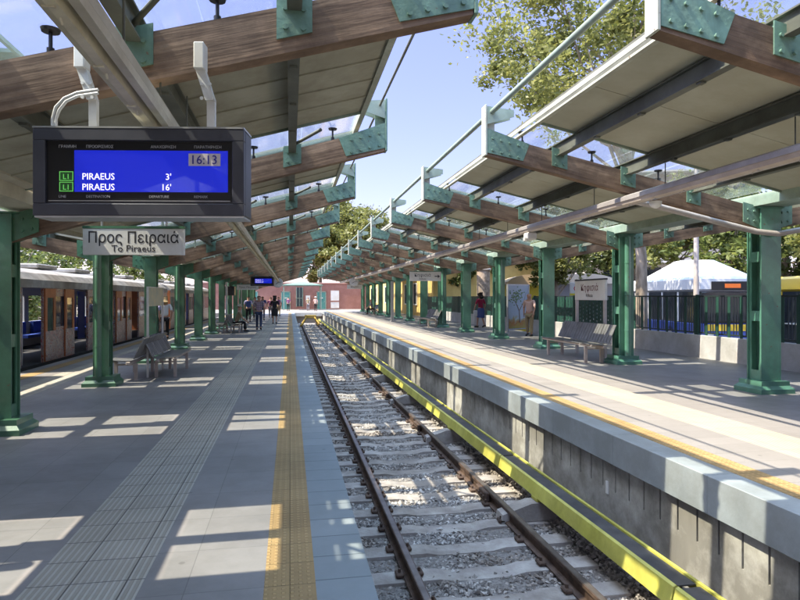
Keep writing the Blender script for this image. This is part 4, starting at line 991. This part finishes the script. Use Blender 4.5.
tree('broadleaf_tree',-9,88,0,5.5,5,7000,.3,LEAF2,BARK,.3,'wide tree behind the left end of the pink building',G1,seed=99)

# ------------------------------------------------------------------ people
SK=mat('skin',(.42,.24,.17),.55); 
def skinmesh(name,verts,edges,m,parent,sub=2):
    me=bpy.data.meshes.new(name); me.from_pydata([v[0] for v in verts],edges,[]); ob=bpy.data.objects.new(name,me); COL.objects.link(ob)
    sk=ob.modifiers.new('s','SKIN'); sk.use_smooth_shade=True
    for i,v in enumerate(verts):
        d=me.skin_vertices[0].data[i]; r_=v[1]; d.radius=(r_,r_) if not isinstance(r_,tuple) else r_
    me.skin_vertices[0].data[0].use_root=True
    ss=ob.modifiers.new('u','SUBSURF'); ss.levels=sub; ss.render_levels=sub
    dg=bpy.context.evaluated_depsgraph_get(); nm=bpy.data.meshes.new_from_object(ob.evaluated_get(dg)); COL.objects.unlink(ob); bpy.data.objects.remove(ob)
    nm.materials.clear(); nm.materials.append(m)
    o=bpy.data.objects.new(name,nm); COL.objects.link(o); o.parent=parent; return o
def person(x,y,z,rz,lab,top,bot,hair,h=1.74,pose='walk',skirt=False,longh=False,hat=None,bag=None,stride=.22,bent=False):
    r=empty('person',(x,y,z),rz,label=lab,cat='person',group='people on the platforms'); k=h/1.75
    V=lambda a,b,c:(a*k,b*k,c*k)
    # faces +y locally
    if pose=='sit':
        hip=V(0,0,.52); lk=V(-.1,.45,.5); rk=V(.1,.45,.5); la=V(-.1,.5,.08); ra=V(.12,.44,.08); zo=-.40
        ltoe=V(-.11,.64,.03); rtoe=V(.14,.58,.03)
        fw=.18 if bent else .0
    else:
        s_=stride; hip=V(0,0,.93); lk=V(-.1,s_*.55+.04,.5); rk=V(.1,-s_*.3+.04,.5); la=V(-.1,s_,.08); ra=V(.1,-s_,.12); zo=0
        ltoe=V(-.11,s_+.15,.035); rtoe=V(.11,-s_+.13,.035); fw=.03
    hz=hip[2]/k
    sh=lambda sx: V(sx*.19,fw,hz+.50)
    el=lambda sx: V(sx*.26,fw+(.12 if pose=='sit' else -sx*.09),hz+.22)
    ha=lambda sx: V(sx*.24,fw+(.34 if pose=='sit' else .08-sx*.12),hz-.02+(.06 if pose=='sit' else 0))
    fi=lambda sx: V(sx*.23,fw+(.42 if pose=='sit' else .11-sx*.13),hz-.10+(.08 if pose=='sit' else 0))
    neck=V(0,fw+.01,hz+.56); hb=V(0,fw+.02,hz+.63); hm=V(0,fw+.035,hz+.70); ht=V(0,fw+.03,hz+.78)
    ch=V(0,fw,hz+.38); wa=V(0,fw*.5,hz+.16)
    vs=[(hip,(.15*k,.11*k)),(wa,(.13*k,.10*k)),(ch,(.16*k,.11*k)),(neck,.065*k),(hb,.085*k),(hm,(.105*k,.125*k)),(ht,(.085*k,.10*k))]
    es=[(0,1),(1,2),(2,3),(3,4),(4,5),(5,6)]
    for sx,kn,an,toe in ((-1,lk,la,ltoe),(1,rk,ra,rtoe)):
        b=len(vs); hj=V(sx*.095,.0,hz-.07); vs+= [(hj,.085*k),(kn,.055*k),(an,.037*k),(toe,.035*k)]; es+=[(0,b),(b,b+1),(b+1,b+2),(b+2,b+3)]
        b=len(vs); vs+=[(sh(sx),.052*k),(el(sx),.04*k),(ha(sx),.028*k),(fi(sx),.022*k)]; es+=[(2,b),(b,b+1),(b+1,b+2),(b+2,b+3)]
    body=skinmesh('body',vs,es,SK,r)
    # facial features + fingers
    m=MB()
    for sx in (-1,1):
        m.tube([V(sx*.03,fw+.125,hz+.71),V(sx*.03,fw+.133,hz+.71)],.009*k,6)
    m.build('eyes',TXTD,r)
    m=MB(); m.tube([V(0,fw+.12,hz+.70),V(0,fw+.15,hz+.665),V(0,fw+.12,hz+.66)],[.008*k,.015*k,.01*k],6)
    for sx in (-1,1):
        m.tube([V(sx*.078,fw+.03,hz+.72),V(sx*.088,fw+.02,hz+.69),V(sx*.08,fw+.03,hz+.66)],[.01*k,.016*k,.008*k],6)
        f=Vector(fi(sx)); 
        for q in range(4): 
            o_=Vector((0,(q-1.5)*.019*k,0)); m.tube([f+o_,f+o_+Vector((0,.005,-.035*k)),f+o_+Vector((-sx*.01,.012,-.065*k+abs(q-1.5)*.006))],[.009*k,.008*k,.006*k],5)
        m.tube([f+Vector((0,.03*k,.02*k)),f+Vector((-sx*.005,.05*k,-.02*k)),f+Vector((-sx*.01,.052*k,-.045*k))],[.01*k,.009*k,.007*k],5)
    m.build('face_and_fingers',SK,r)
    # clothes
    t=1.14
    vs=[(V(0,0,hz-.02),(.165*k,.125*k)),(wa,(.15*k,.118*k)),(ch,(.178*k,.128*k)),(V(0,fw,hz+.51),(.09*k,.07*k))]; es=[(0,1),(1,2),(2,3)]
    for sx in (-1,1):
        b=len(vs); e_=Vector(el(sx)); s0=Vector(sh(sx)); vs+=[(sh(sx),.068*k),(tuple(s0.lerp(e_,.9)),.055*k)]; es+=[(2,b),(b,b+1)]
    skinmesh('shirt',vs,es,top,r)
    if skirt:
        m=MB(); m.tube([V(0,0,hz+.06),V(0,.0,hz-.1),V(0,.02,hz-.42)],[.15*k,.19*k,.2*k],16,cap=False); m.build('skirt',bot,r)
    else:
        vs=[(hip,(.162*k,.125*k))]; es=[]
        for sx,kn,an in ((-1,lk,la),(1,rk,ra)):
            b=len(vs); vs+=[(V(sx*.095,0,hz-.08),.10*k),(kn,.074*k),(tuple(Vector(kn).lerp(Vector(an),.92)),.058*k)]; es+=[(0,b),(b,b+1),(b+1,b+2)]
        skinmesh('trousers',vs,es,bot,r)
    for an,toe in ((la,ltoe),(ra,rtoe)):
        m=MB(); a=Vector(an)-Vector((0,.06*k,.03*k)); m.tube([a,Vector(an)+Vector((0,.02,-.02)),Vector(toe)+Vector((0,.02,.005))],[.045*k,.05*k,.038*k],8); m.build('shoe',BLACK,r)
    hv=[(V(0,fw-.015,hz+.70),(.115*k,.115*k)),(V(0,fw+.01,hz+.755),(.10*k,.11*k))]; he=[(0,1)]
    if longh: hv.append((V(0,fw-.075,hz+.50),(.11*k,.06*k))); he.append((0,2))
    skinmesh('hair',hv,he,hair,r)
    if hat is not None:
        m=MB(); m.tube([V(0,fw+.02,hz+.78),V(0,fw+.02,hz+.79)],.18*k,16); m.tube([V(0,fw+.02,hz+.79),V(0,fw+.02,hz+.90)],[.115*k,.095*k],16); m.build('hat',hat,r)
    if bag is not None:
        m=MB(); m.box(-.15,.15,fw-.28,fw-.13,hz+.1,hz+.5,bev=.04); b_=m.build('backpack',bag,r)
        m=MB()
        for sx in (-1,1): m.tube([(sx*.11,fw-.15,hz+.46),(sx*.12,fw,hz+.56),(sx*.12,fw+.13,hz+.4)],.015,6)
        m.build('strap',bag,b_)
    return r
def cl(n,c,c2=None,s=6): return mat(n,c,.85,0,c2,s)
def plaid():
    m=bpy.data.materials.new('plaid_cloth'); m.use_nodes=True; N=m.node_tree.nodes;L=m.node_tree.links;b=N['Principled BSDF']; b.inputs['Roughness'].default_value=.85
    tc=N.new('ShaderNodeTexCoord'); br=N.new('ShaderNodeTexBrick'); br.offset=0; br.inputs['Scale'].default_value=1; br.inputs['Brick Width'].default_value=.09; br.inputs['Row Height'].default_value=.09; br.inputs['Mortar Size'].default_value=.016
    mp=N.new('ShaderNodeMapping'); mp.inputs['Rotation'].default_value=(pi/2,0,0); L.new(tc.outputs['Object'],mp.inputs[0]); L.new(mp.outputs[0],br.inputs['Vector'])
    br.inputs['Color1'].default_value=(.5,.42,.44,1); br.inputs['Color2'].default_value=(.42,.38,.44,1); br.inputs['Mortar'].default_value=(.16,.09,.17,1); L.new(br.outputs[0],b.inputs['Base Color']); return m
HB=cl('dark_hair',(.02,.013,.01)); HL=cl('brown_hair',(.1,.06,.035)); HBL=cl('blonde_hair',(.35,.25,.13)); JN=cl('blue_jeans',(.035,.05,.1),(.05,.07,.13)); BK=cl('black_cloth',(.015,.015,.018)); WHc=cl('white_cloth',(.6,.6,.6)); BLc=cl('blue_cloth',(.06,.09,.25)); LIL=cl('lilac_cloth',(.32,.3,.48)); REDc=cl('crimson_cloth',(.3,.02,.06)); PKc=cl('pale_pink_cloth',(.55,.38,.34)); KH=cl('khaki_cloth',(.25,.2,.12)); GRc=cl('grey_cloth',(.2,.2,.22)); PUR=cl('purple_cloth',(.2,.06,.15))
person(-1.57,31.6,0,0,'man in a plaid shirt and blue jeans walking away down the left platform',plaid(),JN,HB,1.80)
person(-.95,38.6,0,0,'woman with long dark hair, black top and short black skirt walking away',BK,BK,HB,1.76,skirt=True,longh=True,stride=.14)
person(-2.75,41.5,0,.1,'person in lilac shirt with dark blue backpack, left of the plaid shirt',LIL,BK,HB,1.76,bag=BLc)
person(-1.95,44.5,0,0,'person in a dark blue shirt walking ahead of the plaid shirt',BLc,JN,HL,1.78)
person(-1.55,50,0,0,'person in a purple top walking ahead of the long haired woman',PUR,GRc,HB,1.72)
person(-1.0,54,0,0,'person in a white top walking farthest ahead on the left platform',WHc,KH,HL,1.75,bag=PUR)
person(-2.55,46,0,0,'person in a grey top walking far ahead by the left columns',GRc,BK,HB,1.74)
person(-2.62,30.4,-.02,-pi/2+.1,'seated person in a pale hat and khaki top on the far left bench',KH,BK,HB,1.7,pose='sit',hat=cl('straw_hat',(.5,.45,.36)),bent=True)
person(-4.9,25.2,0,.3,'woman with blonde hair and white top standing near the train',WHc,BK,HBL,1.7,longh=True,stride=.05)
person(-5.1,24.4,0,-.6,'person in a lilac top and dark trousers standing near the train doors',LIL,BK,HB,1.72,stride=.04)
person(9.2,28.2,ZR,.5,'woman in crimson top and blue skirt walking along the right platform',REDc,BLc,HB,1.70,skirt=True,longh=True,stride=.16)
o=bx(-.1,.1,-.05,.05,0,.3,bev=.03); tag(o.build('shopping_bag',WHc,loc=(8.92,28.2,ZR+.55)),'white shopping bag carried by the woman in the crimson top','bag')
person(8.98,21.6,ZR,2.4,'person in pale pink top half hidden behind the third right column',PKc,KH,HBL,1.66,stride=.06)
person(6.92,50.5,ZR+.02,pi/2,'seated person in dark clothes on the farthest right bench',GRc,BK,HB,1.72,pose='sit',bent=True)
person(3.0,72,0,0,'person in white cap and pink top beyond the track end',PKc,BK,HB,1.7,hat=WHc,stride=.05)
person(-.2,74,0,0,'person in dark red standing by the left green door of the pink building',PUR,BK,HB,1.7,stride=.08)
person(2.2,75,0,0,'person in a beige top standing before the pink building by the notice',KH,GRc,HL,1.65,stride=.08)

# ------------------------------------------------------------------ sky, sun, camera
sd=Vector((.71,.06,-1)).normalized(); el_=math.asin(-sd.z)
N=W.node_tree.nodes; L=W.node_tree.links; bg=N['Background']
sky=N.new('ShaderNodeTexSky'); sky.sky_type='NISHITA'; sky.sun_disc=False; sky.sun_elevation=el_; sky.sun_rotation=radians(-92.4); sky.air_density=1.0; sky.dust_density=.5; sky.ozone_density=2.0; sky.altitude=50
tn=N.new('ShaderNodeMix'); tn.data_type='RGBA'; tn.blend_type='MULTIPLY'; tn.inputs[0].default_value=1; gt=N.new('ShaderNodeTexCoord'); gs_=N.new('ShaderNodeSeparateXYZ'); L.new(gt.outputs['Generated'],gs_.inputs[0]); gr_=N.new('ShaderNodeValToRGB'); ge=gr_.color_ramp.elements; ge[0].position=.0; ge[0].color=(.34,.265,.33,1); ge[1].position=.85; ge[1].color=(2.9,2.62,2.1,1); gx=ge.new(.45); gx.color=(.50,.38,.47,1); L.new(gs_.outputs[2],gr_.inputs['Fac']); L.new(gr_.outputs[0],tn.inputs[7]); L.new(sky.outputs[0],tn.inputs[6]); L.new(tn.outputs[2],bg.inputs['Color']); bg.inputs['Strength'].default_value=.15
sl_=bpy.data.lights.new('sun','SUN'); sl_.energy=2.5; sl_.angle=radians(.5); sl_.color=(1,.90,.74)
so=bpy.data.objects.new('sun',sl_); COL.objects.link(so); so.rotation_euler=sd.to_track_quat('-Z','Y').to_euler()
cam=bpy.data.cameras.new('camera'); cam.sensor_width=36; cam.lens=27; cam.shift_y=-3/800; cam.clip_start=.05; cam.clip_end=3000
co=bpy.data.objects.new('camera',cam); COL.objects.link(co); co.location=(0,0,1.7); co.rotation_euler=(pi/2,0,-math.atan(110/600)); S.camera=co
S.view_settings.view_transform='Standard'; S.view_settings.look='None'; S.view_settings.gamma=1; S.view_settings.exposure=2.4
S.render.engine='CYCLES'
S.cycles.max_bounces=10; S.cycles.diffuse_bounces=5; S.cycles.transparent_max_bounces=24; S.cycles.sample_clamp_indirect=6
